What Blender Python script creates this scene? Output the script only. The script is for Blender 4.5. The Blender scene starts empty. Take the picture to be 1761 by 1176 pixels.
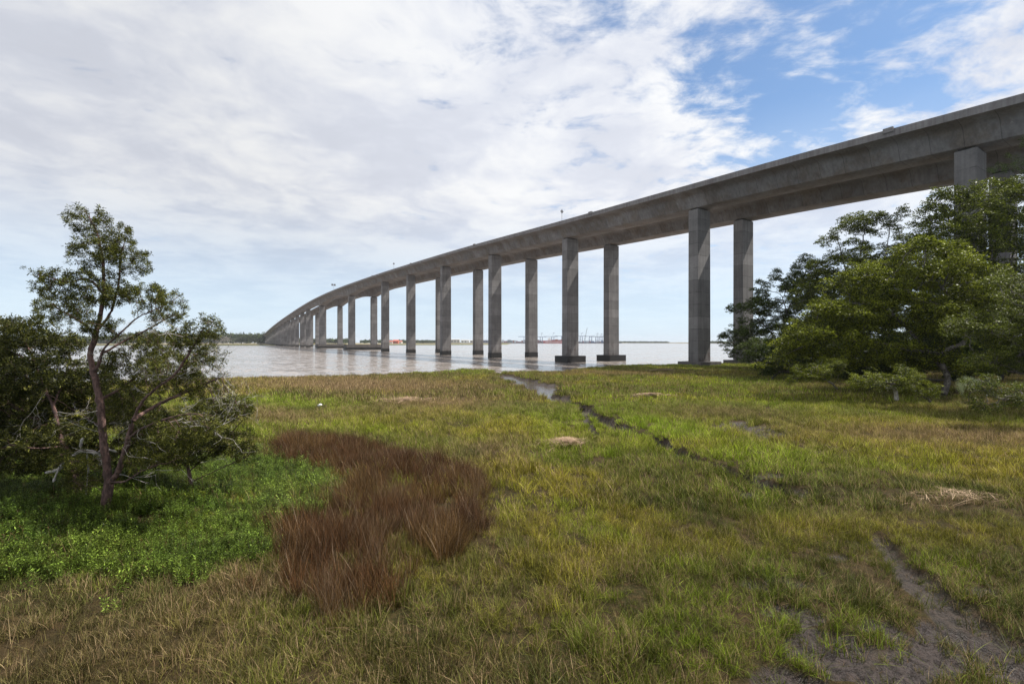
import bpy, math, random
import numpy as np
from mathutils import Vector, kdtree
R = math.radians
rng = np.random.default_rng(7)
scene = bpy.context.scene
COL = scene.collection

# ------------------------------------------------------------------ camera, sky, sun
FPX, HOR, CZ = 816.3, 587.4, 6.2
cd = bpy.data.cameras.new('camera'); cam = bpy.data.objects.new('camera', cd); COL.objects.link(cam)
cam.location = (0, 0, CZ); cam.rotation_euler = (R(90), 0, 0)
cd.sensor_width = 36.0; cd.lens = FPX / 1761 * 36; cd.clip_end = 20000; cd.clip_start = 0.1
scene.camera = cam
scene.view_settings.view_transform = 'Standard'; scene.view_settings.look = 'None'
scene.view_settings.exposure = 0.55; scene.view_settings.gamma = 1

SUN_EL, SUN_AZ = 56.0, 74.0          # azimuth clockwise from +Y
sdir = Vector((math.sin(R(SUN_AZ)) * math.cos(R(SUN_EL)), math.cos(R(SUN_AZ)) * math.cos(R(SUN_EL)), math.sin(R(SUN_EL))))
sl = bpy.data.lights.new('sun', 'SUN'); sl.energy = 5.0; sl.angle = R(0.6); sl.color = (1.0, 0.95, 0.87)
so = bpy.data.objects.new('sun', sl); COL.objects.link(so); so.rotation_euler = sdir.to_track_quat('Z', 'Y').to_euler()


class NT:
    """small helper round a node tree"""
    def __init__(s, tree): s.t = tree; s.n = tree.nodes; s.l = tree.links
    def new(s, typ, **kw):
        n = s.n.new(typ)
        for k, v in kw.items(): setattr(n, k, v)
        return n
    def put(s, sock, v):
        if isinstance(v, bpy.types.NodeSocket): s.l.new(v, sock)
        elif v is not None:
            if isinstance(v, (tuple, list)) and len(v) == 3 and sock.type == 'RGBA': v = (*v, 1)
            sock.default_value = v
    def math(s, op, a, b=None, c=None, clamp=False):
        n = s.new('ShaderNodeMath', operation=op, use_clamp=clamp)
        for i, v in enumerate((a, b, c)): s.put(n.inputs[i], v)
        return n.outputs[0]
    def vmath(s, op, a, b=None):
        n = s.new('ShaderNodeVectorMath', operation=op); s.put(n.inputs[0], a); s.put(n.inputs[1], b)
        return n.outputs['Value'] if op in ('DOT_PRODUCT', 'LENGTH', 'DISTANCE') else n.outputs[0]
    def mix(s, f, a, b, mode='MIX'):
        n = s.new('ShaderNodeMix', data_type='RGBA', blend_type=mode)
        s.put(n.inputs[0], f); s.put(n.inputs[6], a); s.put(n.inputs[7], b)
        return n.outputs[2]
    def noise(s, vec, scale, detail=4, rough=.5, dist=0.0, lac=2.0):
        n = s.new('ShaderNodeTexNoise'); s.put(n.inputs['Vector'], vec); n.inputs['Scale'].default_value = scale
        n.inputs['Detail'].default_value = detail; n.inputs['Roughness'].default_value = rough
        n.inputs['Distortion'].default_value = dist; n.inputs['Lacunarity'].default_value = lac
        return n.outputs['Fac']
    def rng_(s, v, a, b, c=0.0, d=1.0, smooth=True):
        n = s.new('ShaderNodeMapRange'); n.interpolation_type = 'SMOOTHSTEP' if smooth else 'LINEAR'
        s.put(n.inputs[0], v)
        for i, x in enumerate((a, b, c, d)): s.put(n.inputs[i + 1], x)
        return n.outputs[0]
    def mapv(s, vec, scale=(1, 1, 1), rot=(0, 0, 0), loc=(0, 0, 0)):
        n = s.new('ShaderNodeMapping'); s.put(n.inputs[0], vec)
        n.inputs['Location'].default_value = loc; n.inputs['Rotation'].default_value = rot; n.inputs['Scale'].default_value = scale
        return n.outputs[0]
    def comb(s, x, y, z):
        n = s.new('ShaderNodeCombineXYZ')
        for i, v in enumerate((x, y, z)): s.put(n.inputs[i], v)
        return n.outputs[0]
    def sep(s, v):
        n = s.new('ShaderNodeSeparateXYZ'); s.put(n.inputs[0], v); return n.outputs
    def attr(s, name, typ='GEOMETRY'):
        return s.new('ShaderNodeAttribute', attribute_name=name, attribute_type=typ)


def world():
    w = bpy.data.worlds.new('World'); scene.world = w; w.use_nodes = True
    w.cycles.sampling_method = 'MANUAL'; w.cycles.sample_map_resolution = 512
    T = NT(w.node_tree); T.n.clear()
    sky = T.new('ShaderNodeTexSky', sky_type='NISHITA', sun_disc=False)
    sky.sun_elevation = R(SUN_EL); sky.sun_rotation = R(SUN_AZ); sky.altitude = 0; sky.dust_density = .6; sky.ozone_density = 2.5
    g = T.new('ShaderNodeTexCoord').outputs['Generated']
    x, y, z = T.sep(g)
    zc = T.math('MAXIMUM', z, 0.0)
    den = T.math('ADD', zc, 0.10)
    P = T.comb(T.math('DIVIDE', x, den), T.math('DIVIDE', y, den), 0.0)
    warp = T.new('ShaderNodeTexNoise'); T.put(warp.inputs['Vector'], P); warp.inputs['Scale'].default_value = 1.6; warp.inputs['Detail'].default_value = 3
    wv = T.vmath('SUBTRACT', warp.outputs['Color'], (.5, .5, .5))
    sc = T.new('ShaderNodeVectorMath', operation='SCALE'); T.put(sc.inputs[0], wv); sc.inputs[3].default_value = .35
    PW = T.vmath('ADD', P, sc.outputs[0])
    big = T.noise(T.mapv(PW, (1, .75, 1), (0, 0, R(20))), 1.7, 5, .55)
    fine = T.noise(T.mapv(PW, (1, 1, 1), (0, 0, R(-30)), (3, 1, 0)), 6.5, 7, .62)
    strk = T.noise(T.mapv(PW, (.7, 2.0, 1), (0, 0, R(28)), (7, 2, 0)), 3.6, 8, .62)
    # openings in the cloud sheet: directions (as tan angles about +Y) with angular size
    def blob(px, py, r0, r1, wgt):
        d = Vector(((px - 880.5) / FPX, 1, (HOR - py) / FPX)).normalized()
        dn = T.vmath('NORMALIZE', T.vmath('ADD', g, None) if False else g)
        ww = T.new('ShaderNodeVectorMath', operation='SCALE'); T.put(ww.inputs[0], wv); ww.inputs[3].default_value = .25
        dist = T.vmath('DISTANCE', T.vmath('ADD', dn, ww.outputs[0]), tuple(d))
        return T.math('MULTIPLY', T.rng_(dist, r0, r1, 1, 0), wgt)
    op = None
    for b in BLOBS:
        v = blob(*b); op = v if op is None else T.math('ADD', op, v)
    op = T.math('MINIMUM', op, 1.0)
    n = T.math('ADD', T.math('MULTIPLY', big, .24), T.math('ADD', T.math('MULTIPLY', fine, .44), T.math('MULTIPLY', strk, .36)))
    n = T.math('SUBTRACT', T.math('ADD', n, T.rng_(x, .15, -.35, 0, .055)), T.math('MULTIPLY', op, .185))
    alpha = T.rng_(n, .315, .50, .06, 1)
    # cloud brightness: thin veil to thick grey
    lum = T.noise(T.mapv(PW, (1, 1, 1), (0, 0, .4), (11, 5, 0)), 1.3, 6, .55)
    lum2 = T.math('ADD', T.math('MULTIPLY', lum, .72), T.math('MULTIPLY', fine, .28))
    # sunlit side: clouds are brighter towards the sun (Mie scattering)
    sd = T.vmath('DOT_PRODUCT', g, tuple(Vector((.36, .72, .59)).normalized()))
    glow = T.rng_(sd, .55, 1.0, 0, 1)
    br = T.math('ADD', T.rng_(lum2, .36, .62, CL[0], CL[1]), T.math('MULTIPLY', glow, CL[2]))
    cool = T.mix(T.rng_(lum2, .40, .60), (.90, .94, 1.05), (.99, 1.0, 1.015))
    cc = T.new('ShaderNodeVectorMath', operation='SCALE'); T.put(cc.inputs[0], cool); T.put(cc.inputs[3], br)
    blue = T.mix(1.0, sky.outputs[0], SKYTINT, 'MULTIPLY')
    hz = T.rng_(z, -0.02, .42, 1, 0)
    hzc = T.mix(T.math('MULTIPLY', hz, .80), blue, HZC)
    a2 = T.math('MULTIPLY', T.math('MAXIMUM', alpha, T.math('MULTIPLY', T.rng_(z, .5, .15), .35)), T.rng_(z, 0.0, .30, .12, 1.0))
    col = T.mix(a2, hzc, cc.outputs[0])
    bg = T.new('ShaderNodeBackground'); T.put(bg.inputs[0], col); bg.inputs[1].default_value = 0.084
    out = T.new('ShaderNodeOutputWorld'); T.l.new(bg.outputs[0], out.inputs[0])


BLOBS = [(1400, 40, .03, .26, .78), (1470, 150, .02, .22, .34), (1270, 215, .02, .20, .60), (1180, 110, .0, .12, .35), (1050, 20, .02, .14, .55),
         (1600, 20, .03, .24, .22), (860, 10, .02, .14, .50), (1330, 130, .0, .08, -.25)]
CL = (5.5, 7.0, 1.2)
SKYTINT = (.80, 1.0, 1.12)
HZC = (6.3, 7.6, 9.0)
world()

# ------------------------------------------------------------------ helpers
def tag(o, label=None, cat=None, group=None, kind=None):
    if label: o['label'] = label
    if cat: o['category'] = cat
    if group: o['group'] = group
    if kind: o['kind'] = kind
    return o

def empty(name, loc, label=None, cat=None, group=None):
    o = bpy.data.objects.new(name, None); COL.objects.link(o); o.location = loc; o.empty_display_size = .5
    return tag(o, label, cat, group)

def mesh_obj(name, V, F, mat=None, parent=None, attrs=None, smooth=False, link=True, uv=None, sharp=None):
    """V (n,3); F: (m,4) or (m,3) array or list of lists"""
    me = bpy.data.meshes.new(name)
    V = np.asarray(V, dtype=np.float32)
    if isinstance(F, np.ndarray):
        k = F.shape[1]; m = len(F)
        me.vertices.add(len(V)); me.vertices.foreach_set('co', V.ravel())
        me.loops.add(m * k); me.loops.foreach_set('vertex_index', F.astype(np.int32).ravel())
        me.polygons.add(m); me.polygons.foreach_set('loop_start', np.arange(0, m * k, k, dtype=np.int32))
    else:
        me.from_pydata([tuple(v) for v in V], [], F)
    if smooth: me.polygons.foreach_set('use_smooth', [True] * len(me.polygons))
    me.update(calc_edges=True)
    if attrs:
        for an, (dom, typ, data) in attrs.items():
            a = me.attributes.new(an, typ, dom)
            a.data.foreach_set('vector' if typ == 'FLOAT_VECTOR' else 'value', np.asarray(data, dtype=np.float32).ravel())
    if uv is not None:
        u = me.uv_layers.new(name='UVMap'); u.data.foreach_set('uv', np.asarray(uv, dtype=np.float32)[F.ravel()].ravel())
    if sharp: me.set_sharp_from_angle(angle=R(sharp))
    if mat: me.materials.append(mat)
    o = bpy.data.objects.new(name, me)
    if link: COL.objects.link(o)
    if parent: o.parent = parent
    return o

class MB:
    """collects solids, builds one mesh object"""
    def __init__(s): s.V = []; s.F = []; s.n = 0
    def add(s, V, F):
        V = np.asarray(V, float); s.V.append(V); s.F += [[i + s.n for i in f] for f in F]; s.n += len(V); return s
    def box(s, c, size, ux=(1, 0), top=1.0, bev=0.0):
        """box centred at c (z = bottom), size (x,y,z), ux = horizontal direction of its x axis; bevelled vertical edges"""
        ux = np.array([ux[0], ux[1]], float); ux /= np.linalg.norm(ux); uy = np.array([-ux[1], ux[0]])
        hx, hy = size[0] / 2, size[1] / 2
        if bev: pts = [(-hx + bev, -hy), (hx - bev, -hy), (hx, -hy + bev), (hx, hy - bev), (hx - bev, hy), (-hx + bev, hy), (-hx, hy - bev), (-hx, -hy + bev)]
        else: pts = [(-hx, -hy), (hx, -hy), (hx, hy), (-hx, hy)]
        V = []
        for z, k in ((0, 1), (size[2], top)):
            for a, b in pts:
                p = ux * a * k + uy * b * k; V.append((c[0] + p[0], c[1] + p[1], c[2] + z))
        m = len(pts)
        F = [list(range(m))[::-1], list(range(m, 2 * m))] + [[i, (i + 1) % m, m + (i + 1) % m, m + i] for i in range(m)]
        return s.add(V, F)
    def bar(s, a, b, r, n=6, r2=None):
        a = Vector(a); b = Vector(b); d = (b - a).normalized(); q = d.to_track_quat('Z', 'Y'); r2 = r if r2 is None else r2
        V = [tuple(a + q @ Vector((r * math.cos(t), r * math.sin(t), 0))) for t in [i * 2 * math.pi / n for i in range(n)]]
        V += [tuple(b + q @ Vector((r2 * math.cos(t), r2 * math.sin(t), 0))) for t in [i * 2 * math.pi / n for i in range(n)]]
        F = [list(range(n))[::-1], list(range(n, 2 * n))] + [[i, (i + 1) % n, n + (i + 1) % n, n + i] for i in range(n)]
        return s.add(V, F)
    def build(s, name, mat, parent=None, **k):
        return mesh_obj(name, np.concatenate(s.V), s.F, mat, parent, **k)

def W(px, py, z):
    """ground position (X, Y) of a spot at height z, as surveyed from the camera"""
    Y = FPX * (CZ - z) / (py - HOR); return np.array([(px - 880.5) / FPX * Y, Y])
def AT(px, py, Y):
    return np.array([(px - 880.5) / FPX * Y, Y, CZ + (HOR - py) / FPX * Y])

def vnoise(x, y, s=0):
    xi = np.floor(x).astype(np.int64); yi = np.floor(y).astype(np.int64); fx = x - xi; fy = y - yi
    def h(a, b):
        n = (a * 374761393 + b * 668265263 + s * 974634777) & 0xFFFFFFFF
        n = ((n ^ (n >> 13)) * 1274126177) & 0xFFFFFFFF
        return ((n ^ (n >> 16)) & 0xFFFF) / 65535.0
    fx = fx * fx * (3 - 2 * fx); fy = fy * fy * (3 - 2 * fy)
    return (h(xi, yi) * (1 - fx) + h(xi + 1, yi) * fx) * (1 - fy) + (h(xi, yi + 1) * (1 - fx) + h(xi + 1, yi + 1) * fx) * fy
def fbm(x, y, s=0, o=4):
    t = 0; a = .5; n = 0
    for i in range(o): t = t + a * vnoise(x * 2 ** i, y * 2 ** i, s + i); n += a; a *= .5
    return t / n
def sstep(x, a, b): t = np.clip((x - a) / (b - a), 0, 1); return t * t * (3 - 2 * t)
def segdist(X, Y, P):
    """distance to a polyline P [(x,y)], and parameter"""
    best = np.full(X.shape, 1e9); par = np.zeros(X.shape)
    for i in range(len(P) - 1):
        a = np.array(P[i]); b = np.array(P[i + 1]); d = b - a; L = (d ** 2).sum()
        t = np.clip(((X - a[0]) * d[0] + (Y - a[1]) * d[1]) / L, 0, 1)
        q = np.hypot(X - a[0] - t * d[0], Y - a[1] - t * d[1]); m = q < best
        best = np.where(m, q, best); par = np.where(m, i + t, par)
    return best, par
def inpoly(X, Y, P):
    r = np.zeros(X.shape, bool); n = len(P)
    for i in range(n):
        x1, y1 = P[i]; x2, y2 = P[(i + 1) % n]
        c = ((y1 > Y) != (y2 > Y)) & (X < (x2 - x1) * (Y - y1) / (y2 - y1 + 1e-12) + x1); r ^= c
    return r

# ------------------------------------------------------------------ materials
def principled(name):
    m = bpy.data.materials.new(name); m.use_nodes = True; T = NT(m.node_tree)
    b = T.n['Principled BSDF']; return m, T, b

def mat_plain(name, col, rough=.7, metal=0.0, var=.25, scale=1.5):
    m, T, b = principled(name)
    n = T.noise(T.new('ShaderNodeTexCoord').outputs['Object'], scale, 5, .6)
    f = T.rng_(n, .3, .7, 1 - var, 1 + var, False)
    c = T.new('ShaderNodeVectorMath', operation='SCALE'); T.put(c.inputs[0], col); T.put(c.inputs[3], f)
    T.put(b.inputs['Base Color'], c.outputs[0]); b.inputs['Roughness'].default_value = rough; b.inputs['Metallic'].default_value = metal
    return m

def mat_concrete(name, kind):
    m, T, b = principled(name)
    geo = T.new('ShaderNodeNewGeometry'); pos = geo.outputs['Position']
    oi = T.new('ShaderNodeObjectInfo').outputs['Random']
    n1 = T.noise(pos, .35, 6, .6); n2 = T.noise(pos, 3.5, 5, .65)
    px, py, pz = T.sep(pos)
    streak = T.noise(T.mapv(pos, (1.6, 1.6, .06)), 1.3, 5, .6)
    f = T.math('ADD', T.rng_(n1, .3, .7, .80, 1.18, False), T.rng_(n2, .3, .7, -.10, .10, False))
    f = T.math('MULTIPLY', f, T.rng_(streak, .35, .7, 1.06, .80))
    base = (.178, .170, .168)
    if kind == 'pier':
        # casting lifts: per-lift tone and a thin dark joint
        zz = T.math('ADD', T.math('DIVIDE', pz, 2.75), T.math('MULTIPLY', oi, 3))
        fl = T.math('FLOOR', zz); fr = T.math('FRACT', zz)
        wn = T.new('ShaderNodeTexWhiteNoise', noise_dimensions='2D'); T.put(wn.inputs['Vector'], T.comb(fl, oi, 0.0))
        f = T.math('MULTIPLY', f, T.rng_(wn.outputs[0], 0, 1, .80, 1.16, False))
        brk = T.rng_(T.noise(T.comb(px, py, T.math('MULTIPLY', fl, 5.3)), .8, 2), .40, .58)
        f = T.math('MULTIPLY', f, T.math('SUBTRACT', 1.0, T.math('MULTIPLY', T.rng_(fr, .014, .034, .85, 0), T.math('ADD', T.math('MULTIPLY', brk, .8), .25))))
        # efflorescence runs low on the shaft, tide grime at the foot
        lo = T.math('MULTIPLY', T.rng_(pz, 2.0, 12.5, 1, 0), T.rng_(T.noise(T.mapv(pos, (3, 3, .18)), 1.6, 6, .7), .52, .66))
        col = T.mix(T.math('MULTIPLY', lo, T.rng_(wn.outputs[0], .3, .8, .15, .8)), base, (.42, .37, .36))
        br2 = T.math('MULTIPLY', T.rng_(pz, 1.8, 9.0, 1, 0), T.rng_(T.noise(T.mapv(pos, (1, 1, .4)), .9, 5, .6), .54, .66))
        col = T.mix(T.math('MULTIPLY', br2, .8), col, (.085, .055, .048))
        col = T.mix(T.rng_(pz, 1.6, 4.0, .45, 0), col, (.07, .058, .052))
    elif kind == 'girder':
        uv = T.new('ShaderNodeUVMap', uv_map='UVMap').outputs[0]; u, v, _ = T.sep(uv)
        su = T.math('ADD', T.math('DIVIDE', u, 3.81), T.math('MULTIPLY', n2, .02))
        fl = T.math('FLOOR', su); fr = T.math('FRACT', su)
        wn = T.new('ShaderNodeTexWhiteNoise', noise_dimensions='2D'); T.put(wn.inputs['Vector'], T.comb(fl, oi, 0.0))
        f = T.math('MULTIPLY', f, T.rng_(wn.outputs[0], 0, 1, .84, 1.10, False))
        f = T.math('MULTIPLY', f, T.rng_(fr, .006, .026, .45, 1))
        col = T.mix(T.rng_(T.noise(T.mapv(pos, (1, 1, 1), (0, 0, .5)), .25, 5, .6), .42, .62), base, (.145, .125, .108))
        col = T.mix(T.rng_(T.noise(pos, 1.3, 6, .7), .60, .74, 0, .6), col, (.30, .28, .27))
    else:
        col = T.mix(T.rng_(streak, .4, .6), base, (.17, .155, .155))
    c = T.new('ShaderNodeVectorMath', operation='SCALE'); T.put(c.inputs[0], col); T.put(c.inputs[3], f)
    T.put(b.inputs['Base Color'], c.outputs[0]); b.inputs['Roughness'].default_value = .85
    bp = T.new('ShaderNodeBump'); bp.inputs['Strength'].default_value = .35; bp.inputs['Distance'].default_value = .03
    T.put(bp.inputs['Height'], T.noise(pos, 6, 5, .6)); T.put(b.inputs['Normal'], bp.outputs[0])
    return m

def mat_foliage(name, dark, light, accent=None, acc=.04, rough=.5, trans=.35):
    """leaf colour varies leaf by leaf (attribute v) and spray by spray (attribute w)"""
    m, T, b = principled(name)
    v = T.attr('v').outputs['Fac']; w = T.attr('w').outputs['Fac']
    f = T.math('ADD', T.math('MULTIPLY', v, .5), T.math('MULTIPLY', w, .5))
    col = T.mix(T.rng_(f, .15, .85, 0, 1), dark, light)
    bo = T.new('ShaderNodeVectorMath', operation='SCALE'); T.put(bo.inputs[0], col); T.put(bo.inputs[3], T.math('ADD', .55, T.math('MULTIPLY', T.math('POWER', v, 2.5), 1.5))); col = bo.outputs[0]  # few leaves lifted strongly: highlights painted into the leaf colour
    if accent: col = T.mix(T.math('LESS_THAN', T.math('ADD', T.math('MULTIPLY', v, .6), T.math('MULTIPLY', w, .4)), acc), col, accent)
    T.put(b.inputs['Base Color'], col); b.inputs['Roughness'].default_value = rough
    b.inputs['Specular IOR Level'].default_value = .16
    tr = T.new('ShaderNodeBsdfTranslucent'); T.put(tr.inputs[0], T.mix(.35, col, (.12, .15, .01)))
    ms = T.new('ShaderNodeMixShader'); ms.inputs[0].default_value = trans
    T.l.new(b.outputs[0], ms.inputs[1]); T.l.new(tr.outputs[0], ms.inputs[2]); T.l.new(ms.outputs[0], T.n['Material Output'].inputs[0])
    return m

def mat_bark(name, c1, c2, scale=8):
    m, T, b = principled(name)
    pos = T.new('ShaderNodeNewGeometry').outputs['Position']
    n = T.noise(T.mapv(pos, (1, 1, .35)), scale, 6, .65); n2 = T.noise(pos, scale * .3, 4, .6)
    col = T.mix(T.rng_(n, .35, .65), c1, c2)
    col = T.mix(T.rng_(n2, .56, .66, 0, .6), col, tuple(x * 1.7 for x in c2))
    T.put(b.inputs['Base Color'], col); b.inputs['Roughness'].default_value = .9
    bp = T.new('ShaderNodeBump'); bp.inputs['Distance'].default_value = .02; T.put(bp.inputs['Height'], n); T.put(b.inputs['Normal'], bp.outputs[0])
    return m

def mat_blade(name, straw=(.47, .35, .19), rough=.55, trans=.22):
    m, T, b = principled(name)
    v = T.attr('v').outputs['Fac']
    g = T.attr('gcol', 'INSTANCER').outputs['Vector']; dry = T.attr('dry', 'INSTANCER').outputs['Fac']
    v2 = T.math('FRACT', T.math('MULTIPLY', v, 17.3))
    sc = T.new('ShaderNodeVectorMath', operation='SCALE'); T.put(sc.inputs[0], g); T.put(sc.inputs[3], T.math('ADD', .42, T.math('MULTIPLY', T.math('POWER', v2, 3.0), 2.5)))  # most blades dark, few very bright: glints painted into the colour
    isdry = T.rng_(T.math('SUBTRACT', dry, v), -.05, .05)
    st = T.mix(T.math('POWER', v2, .6), (straw[0] * 1.45, straw[1] * 1.45, straw[2] * 1.5), (straw[0] * .30, straw[1] * .24, straw[2] * .22))
    col = T.mix(isdry, sc.outputs[0], st)
    T.put(b.inputs['Base Color'], col); b.inputs['Roughness'].default_value = rough; b.inputs['Specular IOR Level'].default_value = .12
    tr = T.new('ShaderNodeBsdfTranslucent'); T.put(tr.inputs[0], col)
    ms = T.new('ShaderNodeMixShader'); ms.inputs[0].default_value = trans
    T.l.new(b.outputs[0], ms.inputs[1]); T.l.new(tr.outputs[0], ms.inputs[2]); T.l.new(ms.outputs[0], T.n['Material Output'].inputs[0])
    return m

M = {}
M['pier'] = mat_concrete('pier_concrete', 'pier'); M['girder'] = mat_concrete('girder_concrete', 'girder'); M['parapet'] = mat_concrete('parapet_concrete', 'parapet')
M['tide'] = mat_plain('tide_stained_concrete', (.008, .007, .0065), .6, 0, .5, 2)
M['cap'] = mat_plain('pile_cap_concrete', (.10, .09, .085), .85, 0, .4, 1)
M['road'] = mat_plain('deck_surface', (.10, .10, .10), .9)
M['rubber'] = mat_plain('bearing_rubber', (.02, .02, .02), .8)
M['steel'] = mat_plain('galvanised_steel', (.22, .23, .24), .5, .6)
M['sign'] = mat_plain('sign_back', (.16, .16, .17), .6, .2)

# ------------------------------------------------------------------ terrain
SH = np.array([(-400, 40), (-200, 44), (-100, 52), (-60, 60), (-41, 69.9), (-25, 75), (-14, 84), (-8.8, 91), (-5, 91), (-2.5, 86), (8, 84.5), (11, 88), (15, 96), (24, 106), (44, 114), (74, 119), (120, 128), (220, 140), (400, 150)])
CR = [W(a, b, .75) for a, b in [(846, 638), (868, 645), (888, 652), (925, 664), (945, 676), (985, 697), (1010, 708), (1060, 727), (1100, 745), (1145, 766), (1200, 790), (1255, 806), (1300, 838), (1355, 860)]]
CRW = [1.0, 1.7, 2.6, 2.8, 1.6, .95, .85, .95, .8, .85, .42, .55, .55, .3]
CR2 = [W(a, b, .8) for a, b in [(1505, 925), (1535, 965), (1580, 1010), (1625, 1040), (1680, 1085), (1740, 1125), (1830, 1180)]]
CR2W = [.26, .34, .46, .6, .8, .95, 1.1]
CR3 = [W(a, b, .8) for a, b in [(995, 705), (1012, 722), (1030, 750)]]
MUD = [(*W(1285, 736, .85), 1.5, 3.0), (*W(1290, 1000, .85), .38, .25), (*W(1440, 1120, .85), .75, .6), (*W(1600, 1130, .85), .8, .6), (*W(1390, 1175, .85), .5, .4), (*W(1500, 1080, .85), .35, .25), (*W(1700, 1020, .85), .5, .25), (*W(1405, 980, .85), .35, .2), (*W(1345, 1000, .85), .35, .25), (*W(1370, 1060, .85), .5, .35), (*W(1545, 1165, .85), .55, .4),
       (*W(1290, 850, .85), .8, .35), (*W(1320, 815, .85), .5, .25), (*W(1430, 960, .85), .35, .2), (*W(1640, 1090, .85), .5, .35), (*W(1030, 880, .85), .25, .2), (*W(1020, 910, .85), .3, .2), (*W(1730, 1160, .85), .7, .5)]
def upland(X, Y):
    left = sstep(-X - (5.0 + .30 * Y), 0, 3.5) * sstep(Y, 3, 9) * (1 - sstep(Y, 45, 60))
    right = sstep(X - (21 + .40 * Y), -2, 7) * sstep(Y, 22, 34) * (1 - sstep(Y, 98, 112))
    return left, right
def trench(X, Y):
    t = np.zeros(X.shape)
    for P, Wd, dep in ((CR, CRW, .62), (CR2, CR2W, .20), (CR3, [.25, .3, .25], .30)):
        wx = (fbm(X * .35, Y * .35, 71) - .5) * 3.6; wy = (fbm(X * .35, Y * .35, 72) - .5) * 3.6; kk = 1.0 if P is CR else .30
        d, u = segdist(X + wx * kk, Y + wy * kk, P); w = np.interp(u, range(len(Wd)), Wd)
        d = d + (fbm(X * 1.6, Y * 1.6, 5) - .5) * .55 * w
        t = np.maximum(t, dep * (1 - sstep(d, w * .45, w * 1.05)))
    return t
def mudmask(X, Y):
    m = np.zeros(X.shape); X = X + (fbm(X * .9, Y * .9, 73) - .5) * 1.1; Y = Y + (fbm(X * .9, Y * .9, 74) - .5) * 1.1
    for x, y, a, b in MUD:
        d = np.hypot((X - x) / a, (Y - y) / b) + (fbm(X * 2, Y * 2, 9) - .5) * 1.1
        m = np.maximum(m, 1 - sstep(d, .85, 1.15))
    return m
def shoreY(X): return np.interp(X, SH[:, 0], SH[:, 1])
def gz(X, Y):
    X = np.asarray(X, float); Y = np.asarray(Y, float)
    l, r = upland(X, Y)
    z = .84 + (fbm(X * .25, Y * .25, 1) - .5) * .22 + (fbm(X * 1.6, Y * 1.6, 2) - .5) * .07 + l * .42 + r * .9
    mk = mudmask(X, Y); tr = trench(X, Y)
    z = z - tr - mk * .09 + (fbm(X * 5.5, Y * 5.5, 4, 3) - .5) * .16 * np.clip(mk + tr * 4, 0, 1)
    e = Y - shoreY(X) + (fbm(X * .4, Y * .4, 3) - .5) * 2.0
    return z - sstep(e, -1.0, 2.2) * 2.6

def fan_grid(ys, nu, um):
    u = np.linspace(-um, um, nu); YY, UU = np.meshgrid(ys, u, indexing='ij'); XX = UU * (np.maximum(YY, 0) + 10)
    nr, nc = XX.shape; i = np.arange(nr * nc).reshape(nr, nc)
    F = np.stack([i[:-1, :-1], i[:-1, 1:], i[1:, 1:], i[1:, :-1]], -1).reshape(-1, 4)
    return XX.ravel(), YY.ravel(), F

def ground_material():
    m, T, b = principled('marsh_mud')
    pos = T.new('ShaderNodeNewGeometry').outputs['Position']
    mud = T.attr('mud').outputs['Fac']
    n1 = T.noise(pos, .5, 5, .6); n2 = T.noise(pos, 7, 6, .65); n3 = T.noise(pos, 30, 4, .6)
    soil = T.mix(T.rng_(n1, .4, .6), (.036, .032, .012), (.050, .036, .018))
    soil = T.mix(T.rng_(n2, .45, .65), soil, (.075, .052, .024))
    wet = T.mix(T.rng_(n2, .35, .65), (.018, .012, .010), (.052, .036, .031))
    wet = T.mix(T.rng_(n3, .6, .7, 0, .5), wet, (.075, .062, .055))
    T.put(b.inputs['Base Color'], T.mix(mud, soil, wet))
    b.inputs['Specular IOR Level'].default_value = .25
    T.put(b.inputs['Specular IOR Level'], T.rng_(mud, 0, 1, .08, .38))
    T.put(b.inputs['Roughness'], T.mix(mud, (.95, .95, .95), T.rng_(n2, .4, .6, .30, .75)))
    bp = T.new('ShaderNodeBump'); bp.inputs['Strength'].default_value = 1.0; bp.inputs['Distance'].default_value = .12
    T.put(bp.inputs['Height'], T.math('ADD', n2, T.math('MULTIPLY', n3, .5))); T.put(b.inputs['Normal'], bp.outputs[0])
    return m
ys = np.concatenate([np.linspace(-30, 3, 12), np.geomspace(3.5, 160, 560)])
gx, gy, gF = fan_grid(ys, 700, 1.75)
gzv = gz(gx, gy); gm = np.clip(trench(gx, gy) / .25 + mudmask(gx, gy), 0, 1)
g = mesh_obj('ground', np.stack([gx, gy, gzv], 1), gF, ground_material(), attrs={'mud': ('POINT', 'FLOAT', gm)}, smooth=True)
tag(g, 'muddy tidal marsh ground under the grass', kind='structure')

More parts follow.
